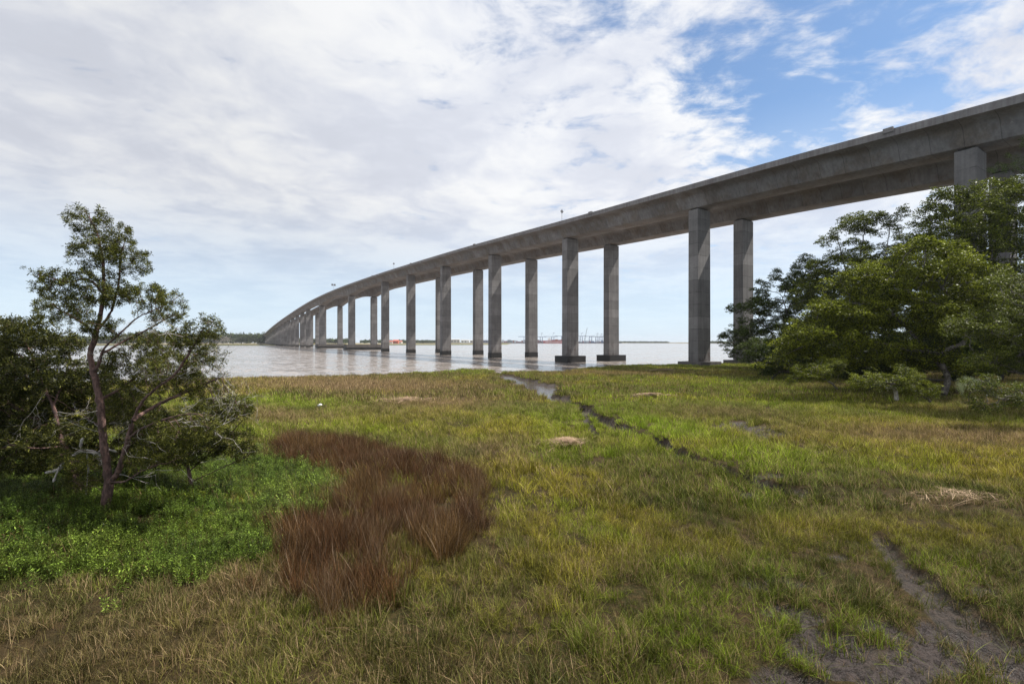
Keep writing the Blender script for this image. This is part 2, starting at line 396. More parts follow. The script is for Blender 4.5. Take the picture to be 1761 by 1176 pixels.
def water_material(name, deep, far):
    m, T, b = principled(name)
    pos = T.new('ShaderNodeNewGeometry').outputs['Position']
    b.inputs['Base Color'].default_value = (*deep, 1); b.inputs['Roughness'].default_value = .12 if far else .06; b.inputs['IOR'].default_value = 1.33
    if far:
        def sl(scale, rot, sc, seed):
            n = T.new('ShaderNodeTexNoise'); T.put(n.inputs['Vector'], T.mapv(pos, scale, (0, 0, R(rot)), (seed, 0, 0))); n.inputs['Scale'].default_value = sc; n.inputs['Detail'].default_value = 3
            return T.vmath('SUBTRACT', n.outputs['Color'], (.5, .5, .5))
        def sc_(v, k):
            n = T.new('ShaderNodeVectorMath', operation='SCALE'); T.put(n.inputs[0], v); T.put(n.inputs[3], k); return n.outputs[0]
        grp = T.noise(T.mapv(pos, (.45, 1, 1), (0, 0, R(-14))), .06, 5, .65)
        amp = T.rng_(grp, .34, .64, .45, 1.3)
        v = T.vmath('ADD', sc_(sl((.8, 1.6, 1), -14, .8, 3), amp), T.vmath('ADD', sc_(sl((.6, 1.5, 1), 8, .22, 5), .5), sc_(sl((.5, 1.3, 1), -6, .05, 9), .22)))
        v = T.vmath('MULTIPLY', v, (1, 1, 0)); T.put(b.inputs['Normal'], T.vmath('NORMALIZE', T.vmath('ADD', v, (0, 0, 1))))
    else:
        bp = T.new('ShaderNodeBump'); bp.inputs['Distance'].default_value = .02
        T.put(bp.inputs['Height'], T.noise(T.mapv(pos, (1, 2, 1)), 4, 3)); T.put(b.inputs['Normal'], bp.outputs[0])
    return m
Vw = [(-5500, 35, 0), (5500, 35, 0), (5500, 7000, 0), (-5500, 7000, 0)]
tag(mesh_obj('river_water', Vw, [[0, 1, 2, 3]], water_material('river_water', (.27, .235, .21), True)), 'choppy silty brown tidal river', kind='structure')
# tidal pools standing in the creek beds
def pool(name, P, Wd, z, label):
    V = []; F = []
    for i in range(len(P)):
        p = np.array(P[i]); d = np.array(P[min(i + 1, len(P) - 1)]) - np.array(P[max(i - 1, 0)]); d /= np.linalg.norm(d); n = np.array([-d[1], d[0]])
        for s in (-1, 1): V.append((*(p + n * s * Wd[i] * 1.15), z))
        if i: F.append([2 * i - 2, 2 * i - 1, 2 * i + 1, 2 * i])
    tag(mesh_obj(name, V, F, M['poolw']), label, kind='structure')
M['poolw'] = water_material('creek_water', (.06, .048, .040), False)
pool('creek_water', CR[:6], CRW[:6], .50, 'still water in the marsh creek')

# ------------------------------------------------------------------ bridge
TH = .5734; tv = np.array([math.cos(TH), math.sin(TH)]); dv = np.array([-math.sin(TH), math.cos(TH)])
N0 = np.array([42.80, 108.42]); WSEP = 17.43; CURV = 1.85e-5
def axis(s, off):
    """point on the bridge alignment (s metres along, off metres to the far side) and local directions"""
    s = np.asarray(s, float); lat = CURV * s * np.abs(s) + off
    return N0[0] + s * dv[0] + lat * tv[0], N0[1] + s * dv[1] + lat * tv[1]
ZS = np.array([-400, -52, -20, 3, 42, 98, 166, 212, 253, 304, 374, 445, 541, 627, 838, 1250, 1600]); ZT = np.array([24.5, 38.15, 39.7, 40.55, 42.0, 44.4, 46.6, 47.85, 48.7, 49.6, 50.05, 49.6, 47.4, 44.6, 37.4, 20.8, 8])
def catmull(x, xp, fp):
    x = np.asarray(x, float); i = np.clip(np.searchsorted(xp, x) - 1, 0, len(xp) - 2)
    m = np.gradient(fp, xp); h = xp[i + 1] - xp[i]; t = (x - xp[i]) / h
    return (2 * t ** 3 - 3 * t ** 2 + 1) * fp[i] + (t ** 3 - 2 * t ** 2 + t) * h * m[i] + (-2 * t ** 3 + 3 * t ** 2) * fp[i + 1] + (t ** 3 - t ** 2) * h * m[i + 1]
BAR = .86
def deckz(s): return catmull(s, ZS, ZT) - BAR
SP = 45.72
KM = [5 + 280 / 150, 5 + 680 / 150, 5 + 960 / 150]
def depth(s):
    s = np.asarray(s, float); D = np.full(s.shape, 3.25)
    for k, half in ((KM[0], 46.0), (KM[1], 46.0)):
        u = np.clip(1 - np.abs(s - k * SP) / half, 0, 1); D = np.maximum(D, 3.25 + 3.3 * u ** 1.6)
    return D
half = [(6.40, 0.0), (6.40, -.24), (5.9, -.27), (5.0, -.36), (4.3, -.48), (3.85, -.62), (3.55, -.82), (3.38, -1.05), (3.28, -1.35)]
def ring(s, off):
    D = float(depth(s)); z0 = float(deckz(s))
    bw = 2.42; pts = half + [(bw + .03, -D + .03), (bw - .03, -D)]
    prof = [(-a, b) for a, b in pts[::-1]] + pts       # near bottom -> near edge -> far edge -> far bottom
    V = []; v = []; acc = 0; last = None
    for a, b in prof:
        x, y = axis(s, off + a); V.append((x, y, z0 + b))
        if last is not None: acc += math.hypot(a - last[0], b - last[1])
        v.append(acc); last = (a, b)
    return V, v
def girder(s0, s1, off, parent):
    S = np.unique(np.concatenate([[s0, s1], np.arange(math.ceil(s0 / 3.81) * 3.81, s1, 3.81)])); V = []; UV = []
    for s in S:
        r, v = ring(s, off); V += r; UV += [(s, q) for q in v]
    m = len(r); F = []
    for i in range(len(S) - 1):
        for j in range(m):
            a = i * m + j; b = i * m + (j + 1) % m; F.append((a, b, b + m, a + m))
    ends = [list(range(m)), list(range((len(S) - 1) * m, len(S) * m))[::-1]]
    o = mesh_obj('girder', V, np.array(F), M['girder'], parent, uv=UV, smooth=True, sharp=35)
    return o
def strip(s0, s1, off, prof, name, mat, parent, step=3.81, smooth=False):
    S = np.arange(s0, s1 + .01, step); V = []; m = len(prof)
    for s in S:
        z0 = float(deckz(s))
        for a, b in prof: x, y = axis(s, off + a); V.append((x, y, z0 + b))
    F = [[i * m + j, i * m + (j + 1) % m, (i + 1) * m + (j + 1) % m, (i + 1) * m + j] for i in range(len(S) - 1) for j in range(m)]
    F += [list(range(m))[::-1], list(range((len(S) - 1) * m, len(S) * m))]
    return mesh_obj(name, V, F, mat, parent)
LAST = 24
def bridge(off, name, label):
    root = empty(name, (*axis(0, off), 0), label, 'bridge', 'the two parallel halves of the river crossing')
    root.location = (0, 0, 0)
    girder(-330, 2 * SP - .09, off, root); girder(2 * SP + .09, 1560, off, root)
    strip(-330, 1560, off, [(-5.95, .004), (5.95, .004), (5.95, .03), (-5.95, .03)], 'road_surface', M['road'], root, 7.62)
    for sg in (-1, 1):
        pr = [(6.43, -.26), (6.43, BAR), (6.2, BAR), (6.12, .35), (5.98, .002), (6.36, .002), (6.36, -.26)]
        strip(-330, 1560, off, [(sg * a, b) for a, b in (pr if sg < 0 else pr[::-1])], 'parapet', M['parapet'], root, 7.62)
    for s in (-37.9, 29.5, 96.5, 166.0, 235.0):
        x, y = axis(s, off - 6.40)
        MB().box((x, y, float(deckz(s)) + .36), (1.35, .62, .72), dv, .96, .05).build('junction_box', M['parapet'], root)
    ks = list(range(-6, 6)) + KM + [KM[2] + i for i in range(1, LAST)]
    for k in ks:
        s = k * SP; x, y = axis(s, off); main = k in KM[:2]
        zt = float(deckz(s) - depth(s)) - .28
        if zt < 2: continue
        zb = float(gz(x, y)) if y < 125 else 0.0
        zb = max(zb - .4, -1.2)
        a, b = (2.57, 4.6)
        if main: a, b = 3.0, 4.9
        foot_top = 2.0 if k <= 1 else 0
        p = MB().box((x, y, zb), (a, b, zt - zb), dv, .975, .06).build('pier', M['pier'], root)
        MB().box((x, y, zt), (a * .72, b * .80, .30), dv).build('bearing', M['rubber'], p)
        if k <= 1:
            blk = k == 1
            zf = 1.95 if k == 1 else float(gz(x, y)) + .75 if k < 0 else 1.75
            MB().box((x, y, -1.5), (6.2, 7.4, zf + 1.5), dv, 1, .08).build('footing', M['tide'] if blk else M['cap'], p)
        elif not main:
            MB().box((x, y, -1.5), (a + .16, b + .16, 3.5), dv, 1, .06).build('tide_band', M['tide'], p)
        if main and off == 0:
            cx, cy = axis(s, WSEP / 2)
            c = MB().box((cx, cy, 1.9), (8.5, 27.5, 2.3), dv, 1, .1).build('pile_cap', M['cap'], root)
            MB().box((cx, cy, -1.5), (9.0, 28.2, 3.4), dv, 1, .1).build('tide_band', M['tide'], c)
    return root
bridge(0, 'concrete_bridge', 'nearer half of the twin concrete bridge, its row of piers standing in front')
bridge(WSEP, 'concrete_bridge', 'farther half of the twin concrete bridge, its piers showing behind the front row')

def deck_sign(s, h, kind, label):
    x, y = axis(s, -6.3); z = float(deckz(s)) + BAR - .3
    r = empty('road_sign', (x, y, z), label, 'sign')
    MB().bar((0, 0, 0), (0, 0, h), .055).build('pole', M['steel'], r)
    fd = Vector((dv[0], dv[1], 0)); sd = Vector((tv[0], tv[1], 0))
    if kind == 'diamond':
        c = Vector((0, 0, h)); w = .62; q = []
        for k in (-.03, .03):
            for a, b in ((-w, 0), (0, -w), (w, 0), (0, w)): q.append(tuple(c + sd * a + Vector((0, 0, b)) + fd * k))
        MB().add(q, [[3, 2, 1, 0], [4, 5, 6, 7]] + [[i, (i + 1) % 4, 4 + (i + 1) % 4, 4 + i] for i in range(4)]).build('sign_panel', M['sign'], r)
        MB().bar(tuple(c + sd * -.1), tuple(c + Vector((0, 0, .75))), .03).build('panel_brace', M['steel'], r)
    else:
        for o in (-.95, .95):
            MB().box(tuple(sd * o + Vector((0, 0, h - .8))), (.06, 1.5, 1.6), dv).build('sign_panel', M['sign'], r)
deck_sign(42.0, 3.0, 'diamond', 'diamond road sign on a pole on the parapet, nearest of those above the bridge')
deck_sign(193.0, 3.2, 'diamond', 'small diamond road sign above the parapet halfway up the bridge')
deck_sign(350.0, 4.6, 'pair', 'pair of square road sign panels at the crest of the bridge')
deck_sign(812.0, 3.4, 'diamond', 'tiny road sign far down the descending end of the bridge')

# ------------------------------------------------------------------ marsh plants (uncountable: instanced tufts)
def tuft(seed, n, rad, h0, h1, lean, width, seg=3, droop=.5, splay=0.0):
    """grass blades growing from a small patch, as one mesh with a per-blade random value v"""
    r = np.random.default_rng(seed); V = []; F = []; A = []
    for i in range(n):
        a = r.uniform(0, 2 * np.pi); q = rad * math.sqrt(r.uniform()); x, y = q * math.cos(a), q * math.sin(a)
        h = r.uniform(h0, h1); la = a + r.normal(0, .7) if splay else r.uniform(0, 2 * np.pi)
        ln = abs(r.normal(lean, lean * .6)) + splay * (q / rad) ** 1.5; w = width * r.uniform(.6, 1.3); fa = r.uniform(0, np.pi); dr = droop * r.uniform(.2, 1.6)
        wx, wy = math.cos(fa) * w / 2, math.sin(fa) * w / 2; b = len(V)
        for k in range(seg + 1):
            t = k / seg; o = h * (ln * t + dr * ln * t * t * 1.5); z = h * (t - .35 * dr * min(ln, .8) * t * t); c = 1 - .9 * t ** 1.5
            px, py = x + math.cos(la) * o, y + math.sin(la) * o
            V += [(px - wx * c, py - wy * c, z - .03), (px + wx * c, py + wy * c, z - .03)]
            if k: j = b + 2 * k; F.append((j - 2, j - 1, j + 1, j)); 
        A += [r.uniform()] * (2 * (seg + 1))
    return np.array(V), np.array(F), np.array(A)
def herb(seed, n, rad, h0, h1, leaf):
    r = np.random.default_rng(seed); V = []; F = []; A = []
    for i in range(n):
        a = r.uniform(0, 2 * np.pi); q = rad * math.sqrt(r.uniform()); x, y = q * math.cos(a), q * math.sin(a); h = r.uniform(h0, h1)
        lx, ly = r.normal(0, .15, 2); v = r.uniform(); b = len(V)
        for k in (0, 1): V += [(x + lx * h * k - .003, y + ly * h * k, h * k), (x + lx * h * k + .003, y + ly * h * k, h * k)]
        F.append((b, b + 1, b + 3, b + 2)); A += [v] * 4
        for k in range(int(h / .022)):
            t = (k + 2) / (h / .022 + 2); p = np.array([x + lx * h * t, y + ly * h * t, h * t]); aa = k * 2.4 + r.uniform(-.4, .4)
            d = np.array([math.cos(aa), math.sin(aa), r.uniform(.1, .9)]); d /= np.linalg.norm(d); s = np.cross(d, [0, 0, 1]); s /= np.linalg.norm(s)
            L = leaf * r.uniform(.6, 1.3); wd = L * .26; b = len(V)
            V += [tuple(p), tuple(p + d * L * .45 + s * wd / 2), tuple(p + d * L), tuple(p + d * L * .45 - s * wd / 2)]; F.append((b, b + 1, b + 2, b + 3)); A += [r.uniform() * .6 + v * .4] * 4
    return np.array(V), np.array(F), np.array(A)

def scatter(name, label, protos, mat, P, scale, gcol, dry, seed, tilt=.08):
    """stuff object: a cloud of root points with tufts instanced on them"""
    pc = bpy.data.collections.new(name + '_tufts')
    for i, (V, F, A) in enumerate(protos):
        o = mesh_obj('tuft', V, F, mat, None, {'v': ('POINT', 'FLOAT', A)}, link=False); pc.objects.link(o)
    r = np.random.default_rng(seed); n = len(P)
    me = bpy.data.meshes.new(name); me.vertices.add(n); me.vertices.foreach_set('co', P.astype(np.float32).ravel())
    def att(nm, typ, data, key='value'):
        a = me.attributes.new(nm, typ, 'POINT'); a.data.foreach_set(key, data.ravel())
    rot = np.stack([r.normal(0, tilt, n), r.normal(0, tilt, n), r.uniform(0, 6.283, n)], 1).astype(np.float32)
    att('rot', 'FLOAT_VECTOR', rot, 'vector'); att('scl', 'FLOAT', scale.astype(np.float32)); att('gcol', 'FLOAT_VECTOR', gcol.astype(np.float32), 'vector')
    att('dry', 'FLOAT', dry.astype(np.float32)); att('idx', 'INT', r.integers(0, len(protos), n).astype(np.int32))
    o = bpy.data.objects.new(name, me); COL.objects.link(o)
    ng = bpy.data.node_groups.new(name + '_nodes', 'GeometryNodeTree')
    ng.interface.new_socket('Geometry', in_out='INPUT', socket_type='NodeSocketGeometry'); ng.interface.new_socket('Geometry', in_out='OUTPUT', socket_type='NodeSocketGeometry')
    N = ng.nodes; Lk = ng.links; gi = N.new('NodeGroupInput'); go = N.new('NodeGroupOutput')
    ci = N.new('GeometryNodeCollectionInfo'); ci.inputs['Collection'].default_value = pc; ci.inputs['Separate Children'].default_value = True
    ip = N.new('GeometryNodeInstanceOnPoints'); ip.inputs['Pick Instance'].default_value = True
    def na(nm, typ): q = N.new('GeometryNodeInputNamedAttribute'); q.data_type = typ; q.inputs[0].default_value = nm; return [x for x in q.outputs if x.enabled and x.name == 'Attribute'][0]
    mp = N.new('GeometryNodeMeshToPoints'); Lk.new(gi.outputs[0], mp.inputs[0])
    Lk.new(mp.outputs[0], ip.inputs['Points']); Lk.new(ci.outputs[0], ip.inputs['Instance'])
    e2r = N.new('FunctionNodeEulerToRotation'); Lk.new(na('rot', 'FLOAT_VECTOR'), e2r.inputs[0]); Lk.new(e2r.outputs[0], ip.inputs['Rotation'])
    Lk.new(na('scl', 'FLOAT'), ip.inputs['Scale']); Lk.new(na('idx', 'INT'), ip.inputs['Instance Index']); Lk.new(ip.outputs[0], go.inputs[0])
    md = o.modifiers.new('tufts', 'NODES'); md.node_group = ng
    return tag(o, label, kind='stuff')

def poly(pts, z): return [tuple(W(a, b, z)) for a, b in pts]
RUSH = poly([(455, 770), (520, 748), (600, 752), (680, 772), (760, 790), (820, 815), (835, 850), (828, 905), (800, 950), (765, 965), (722, 950), (695, 900), (672, 930), (668, 1000), (630, 1040), (560, 1055), (505, 1030), (478, 985), (472, 940), (505, 905), (550, 880), (578, 850), (612, 824), (560, 805), (500, 795), (450, 790)], .9)
HERB = poly([(-600, 900), (-200, 790), (0, 800), (180, 815), (330, 790), (450, 775), (540, 800), (612, 826), (580, 852), (530, 885), (480, 915), (440, 950), (330, 985), (180, 985), (0, 1010), (-500, 1060)], 1.05)
def edge(X, Y, P, w, seed):
    """soft membership of a polygon with ragged edge"""
    jx = (fbm(X * .9, Y * .9, seed) - .5) * w * 4; jy = (fbm(X * .9, Y * .9, seed + 7) - .5) * w * 4
    r = np.random.default_rng(seed); return inpoly(X + jx + r.normal(0, w * .35, X.shape), Y + jy + r.normal(0, w * .35, X.shape), P)
def blobw(X, Y, px, py, rx, ry, z=1.0):
    """gaussian patch centred on a ground spot; radii in metres"""
    c = W(px, py, z); return np.exp(-(((X - c[0]) / rx) ** 2 + ((Y - c[1]) / ry) ** 2))
C = lambda *a: np.array(a)
OLIVE = C(.112, .128, .018); BRIGHT = C(.185, .260, .016); GOLD = C(.245, .220, .026); BROWN = C(.120, .088, .036); SAGE = C(.100, .122, .034)
def look(X, Y):
    """grass colour and dryness by place: the marsh mosaic, with sunlit middle ground painted brighter"""
    n = fbm(X * .16, Y * .16, 21); n2 = fbm(X * .5, Y * .35, 33); n3 = fbm(X * 1.7, Y * 1.7, 44, 2)
    c = OLIVE[None] * np.ones((len(X), 1)); dry = .19 + .45 * (n3 - .5) + .0 * X
    def mixc(t, col):
        nonlocal c
        t = np.clip(t, 0, 1)[:, None]; c = c * (1 - t) + col[None] * t
    mixc(sstep(n, .50, .66) * .85, GOLD); mixc(sstep(n2, .54, .70) * .6, BRIGHT); mixc(sstep(n2, .48, .32) * .6, SAGE)
    for px, py, rx, ry, w in ((1135, 735, 3.6, 5.5, 1.3), (1330, 775, 2.5, 2.2, .9), (1060, 690, 4, 6, .5), (1290, 655, 16, 6, .7), (1400, 690, 8, 7, .55), (500, 692, 5, 4, .8), (980, 725, 3, 4, .5), (600, 730, 4, 3, .4),
                              (850, 700, 5, 6, .35), (1200, 628, 30, 6, .8), (1010, 1080, 1.3, .7, .35), (740, 637, 14, 4, .8), (1540, 905, 2.6, 1.0, .3), (870, 875, .8, 1.0, .3), (1180, 690, 5, 7, .35)):
        mixc(blobw(X, Y, px, py, rx, ry) * w, BRIGHT)
    for px, py, rx, ry, w in ((1620, 900, 3.2, 1.3, 1.0), (1400, 905, 1.6, .8, .8), (900, 740, 5, 3, .5), (1190, 760, 2, 1.6, .6), (700, 720, 6, 4, .5), (420, 650, 12, 5, .7), (1720, 780, 8, 5, .6), (900, 830, 3, 2, .4), (1560, 730, 8, 4, .7), (1360, 640, 14, 5, .35)):
        mixc(blobw(X, Y, px, py, rx, ry) * w, GOLD)
    for px, py, rx, ry, w, d in ((640, 662, 16, 9, .95, .45), (760, 690, 6, 6, .75, .35), (560, 650, 14, 9, .6, .3), (250, 1110, 3.8, 1.5, .6, .02), (60, 1120, 3, 1.5, .55, .0), (1050, 640, 14, 6, .6, .3), (1240, 705, 5, 4, .55, .15), (1500, 660, 8, 3.5, .9, .3),
                                 (1640, 745, 8, 3, .8, .35), (1640, 860, 1.8, .6, .5, .5), (800, 1130, 2.2, .8, .4, .1), (440, 1000, 1.5, .8, .7, .25), (1730, 700, 8, 4, .6, .1), (480, 715, 4, 3, .7, .3), (860, 770, 2, 3, .5, .25)):
        g = blobw(X, Y, px, py, rx, ry); mixc(g * w, BROWN); dry = dry + g * d
    mixc(blobw(X, Y, 1500, 840, 4, 3) * .5, SAGE); mixc(blobw(X, Y, 1400, 1000, 1.5, 1.0) * .5, SAGE)
    c = c * (1 + (n3 - .5)[:, None] * 1.1) * (.80 + .55 * sstep(Y, 9, 26))[:, None]  # near grass darkened, middle distance lifted: light painted into the colour
    return c, np.clip(dry, .04, .85)

def sample(n, y0, y1, um, seed):
    r = np.random.default_rng(seed); Y = np.sqrt(r.uniform((y0 + 4) ** 2, (y1 + 4) ** 2, n)) - 4; X = r.uniform(-um, um, n) * (Y + 4); return X, Y
M['grass'] = mat_blade('marsh_grass_blades'); M['rush'] = mat_blade('rush_stems', (.34, .25, .16), .5, .15); M['herb'] = mat_blade('herb_leaves', (.12, .07, .03), .45, .3)
def visible_land(X, Y): return (Y < shoreY(X) - .2)
def grass_tier(y0, y1, dens, protos, seed, s0, s1, um=1.22):
    area = um * ((y1 + 4) ** 2 - (y0 + 4) ** 2); n = int(area * dens)
    X, Y = sample(n, y0, y1, um, seed); r = np.random.default_rng(seed + 1)
    k = visible_land(X, Y) & ~(edge(X, Y, RUSH, .30, 61) & (r.uniform(size=len(X)) < .68)); X, Y = X[k], Y[k]
    t = trench(X, Y); mm = mudmask(X, Y); l, rr = upland(X, Y)
    hb = edge(X, Y, HERB, .75, 62)
    bare = fbm(X * 1.1, Y * .8, 77, 3)
    gp = np.clip(1 - sstep(bare, .60, .72) * .75, 0, 1)
    k = (r.uniform(size=len(X)) < (1 - np.clip(t / .24, 0, .985)) * (1 - mm * .80) * gp * (1 - .55 * hb)); X, Y = X[k], Y[k]
    k2 = rr[k] > .75; c, d = look(X, Y); z = gz(X, Y)
    s = (s0 + (s1 - s0) * fbm(X * .35, Y * .35, 88)) * r.uniform(.6, 1.3, len(X)) * (.62 + .76 * fbm(X * 1.1, Y * 1.1, 89, 3))
    near_ditch = np.exp(-((trench(X, Y) - .05) / .1) ** 2)
    d = np.where(k2, np.maximum(d, .5), d)
    return np.stack([X, Y, z], 1), s, c, d
near = [tuft(100 + i, 30, .15, .12, .40, .30, .0115, 4, 1.1) for i in range(8)]
mid = [tuft(200 + i, 30, .18, .14, .42, .28, .017, 3, .8) for i in range(6)]
far = [tuft(300 + i, 26, .30, .18, .46, .24, .042, 2, .5) for i in range(5)]
for (y0, y1, dens, pr, sd, s0, s1, lab) in ((3.5, 15, 58, near, 1, .42, .98, 'nearest marsh grass, mixed green and straw blades'), (15, 42, 20, mid, 2, .65, 1.3, 'marsh grass across the middle of the marsh'),
                                       (42, 124, 5.5, far, 3, .7, 1.25, 'distant marsh grass towards the river bank')):
    P, s, c, d = grass_tier(y0, y1, dens, pr, sd, s0, s1)
    scatter('marsh_grass', lab, pr, M['grass'], P, s, c, d, sd + 10)
# rushes
n = 4300; bx = np.array(RUSH); r = np.random.default_rng(5)
X = r.uniform(bx[:, 0].min() - 1.5, bx[:, 0].max() + 1.5, int(n * 2.6)); Y = r.uniform(bx[:, 1].min() - 1.2, bx[:, 1].max() + 1.5, int(n * 2.6))
k = (edge(X, Y, RUSH, .24, 61) & (fbm(X * 1.0, Y * 1.0, 13, 3) > .33)) | (edge(X, Y, RUSH, .9, 61) & (r.uniform(size=len(X)) < .20)); X, Y = X[k], Y[k]
rp = [tuft(400 + i, 44, .14, .30, 1.0, .09, .0080, 4, .45, .26) for i in range(7)]
nn = fbm(X * .8, Y * .8, 14, 3)[:, None]; c = C(.058, .027, .014)[None] * (1 - nn) + C(.120, .062, .026)[None] * nn
tg = sstep(fbm(X * .5, Y * .5, 12, 3), .48, .62)[:, None]; c = c * (1 - tg * .35) + C(.20, .13, .045)[None] * tg * .35; c = c * r.uniform(.5, 1.5, (len(X), 1)); dd = .05 + .26 * sstep(fbm(X, Y, 15, 3), .5, .75)
scatter('rushes', 'patch of reddish brown needle rushes', rp, M['rush'], np.stack([X, Y, gz(X, Y)], 1), r.uniform(.55, .95, len(X)) * (.6 + .8 * fbm(X * .8, Y * .8, 17, 3)), c, dd, 55)
# lush low herbs
bx = np.array(HERB); m = 26000
X = r.uniform(-26, bx[:, 0].max() + 1, m); Y = r.uniform(bx[:, 1].min() - 1, bx[:, 1].max() + 1, m)
k = edge(X, Y, HERB, .75, 62) & (fbm(X * 1.6, Y * 1.6, 19, 3) > .34) & ~inpoly(X, Y, RUSH); X, Y = X[k], Y[k]
hp = [herb(500 + i, 11 if i < 4 else 5, .17, .10, .40 if i < 4 else .62, .060 if i < 4 else .085) for i in range(7)]
nn = fbm(X * .6, Y * .6, 16, 3)[:, None]; c = C(.060, .105, .016)[None] * (1 - nn) + C(.15, .20, .030)[None] * nn
scatter('green_herbs', 'lush bright green leafy herbs under the cedars', hp, M['herb'], np.stack([X, Y, gz(X, Y)], 1), r.uniform(.55, 1.0, len(X)) * (.5 + 1.1 * fbm(X * .9, Y * .9, 18, 3)), c * r.uniform(.45, 1.5, (len(X), 1)), r.uniform(0, .22, len(X)), 56)
# broken stubble sticking out of the bare mud
m = 9000; X, Y = sample(m, 5, 32, 1.1, 73); k = (mudmask(X, Y) > .4) | ((trench(X, Y) > .03) & (trench(X, Y) < .3)); X, Y = X[k], Y[k]
stb = [tuft(650 + i, 6, .12, .03, .16, .5, .010, 2, .3) for i in range(4)]
scatter('mud_stubble', 'broken brown stubble sticking out of the bare mud', stb, M['grass'], np.stack([X, Y, gz(X, Y)], 1), np.random.default_rng(4).uniform(.6, 1.3, len(X)), np.tile(C(.07, .055, .03), (len(X), 1)), np.full(len(X), .5), 58)
# straggling dry reed stems standing above the grass
m = 1500; X, Y = sample(m, 6, 90, 1.15, 71); k = visible_land(X, Y) & (trench(X, Y) < .05) & ((fbm(X * .12, Y * .12, 90) > .55) | (r.uniform(size=m) < .12)); X, Y = X[k], Y[k]
sp = [tuft(600 + i, 9, .35, .45, .85, .22, .009, 3, .6) for i in range(5)]
scatter('dead_reed_stems', 'dry brown reed stems standing above the grass', sp, M['grass'], np.stack([X, Y, gz(X, Y)], 1), r.uniform(.7, 1.2, len(X)), np.tile(C(.16, .09, .04), (len(X), 1)), np.full(len(X), .75), 57)

# ------------------------------------------------------------------ trees
def EL(px, py, Y, rx, ry, rd=None):
    """crown ellipsoid: centre seen at (px,py) standing Y metres away, radii in metres"""
    c = AT(px, py, Y); a, b = rx * Y / FPX, ry * Y / FPX; return (c, np.array([a, rd if rd else (a + b) / 2, b]))
def in_ellipsoids(E, n, r, shell=.0):
    vol = np.array([e[1].prod() for e in E]) ** .75; cnt = r.multinomial(n, vol / vol.sum()); out = []
    for (c, rad), k in zip(E, cnt):
        d = r.normal(size=(k, 3)); d /= np.linalg.norm(d, axis=1)[:, None]; q = (shell ** 3 + (1 - shell ** 3) * r.uniform(size=k)) ** (1 / 3)
        out.append(c + d * q[:, None] * rad * (1 + .22 * (vnoise(d[:, 0] * 3 + 9, d[:, 2] * 3 + 5 + d[:, 1], int(k)) - .5))[:, None])
    return np.concatenate(out)
def lumps(E, n, r, size):
    """attractor points gathered in flattened lumps, so the crown breaks into shelves with dark gaps"""
    vol = sum(float(e[1].prod()) ** .6667 for e in E); k = max(8, int(vol * 4.4 / size ** 2)); c = in_ellipsoids(E, k, r, .62); s = size * r.uniform(.6, 1.35, len(c)); w = s ** 2; i = r.choice(len(c), n, p=w / w.sum())
    d = r.normal(size=(n, 3)); d /= np.linalg.norm(d, axis=1)[:, None]; d[:, 2] = np.abs(d[:, 2]) * .85 - .15
    return c[i] + d * s[i][:, None] * r.uniform(.55, 1, (n, 1))
def colonize(seeds, parents, A, step, infl, kill, r, iters=90, up=.0, wander=.25):
    """grow branches from seed nodes towards attractor points; returns nodes, parents"""
    Nn = [Vector(p) for p in seeds]; Pa = list(parents); alive = [Vector(a) for a in A]; nch = {}
    for it in range(iters):
        kd = kdtree.KDTree(len(Nn)); [kd.insert(p, i) for i, p in enumerate(Nn)]; kd.balance()
        pull = {}; keep = []
        for a in alive:
            co, i, d = kd.find(a)
            if d < kill: continue
            keep.append(a)
            if d < infl * (4 if it < 12 else 1): pull.setdefault(i, []).append((a - co).normalized())
        alive = keep
        if not pull: break
        for i, ds in pull.items():
            if nch.get(i, 0) > 3: continue
            v = Vector((0, 0, 0)); [v.__iadd__(d) for d in ds]
            v = v.normalized() + Vector(r.normal(0, wander, 3)) + Vector((0, 0, up))
            if v.length < 1e-3: continue
            Nn.append(Nn[i] + v.normalized() * step); Pa.append(i); nch[i] = nch.get(i, 0) + 1
    return np.array([tuple(p) for p in Nn]), np.array(Pa)
def radii(P, Pa, tip, expo=2.3, rmax=9):
    n = len(P); acc = np.zeros(n); ch = np.zeros(n, int)
    for i in range(n - 1, -1, -1):
        if ch[i] == 0: acc[i] = tip ** expo
        if Pa[i] >= 0: acc[Pa[i]] += acc[i]; ch[Pa[i]] += 1
    return np.minimum(acc ** (1 / expo), rmax), ch
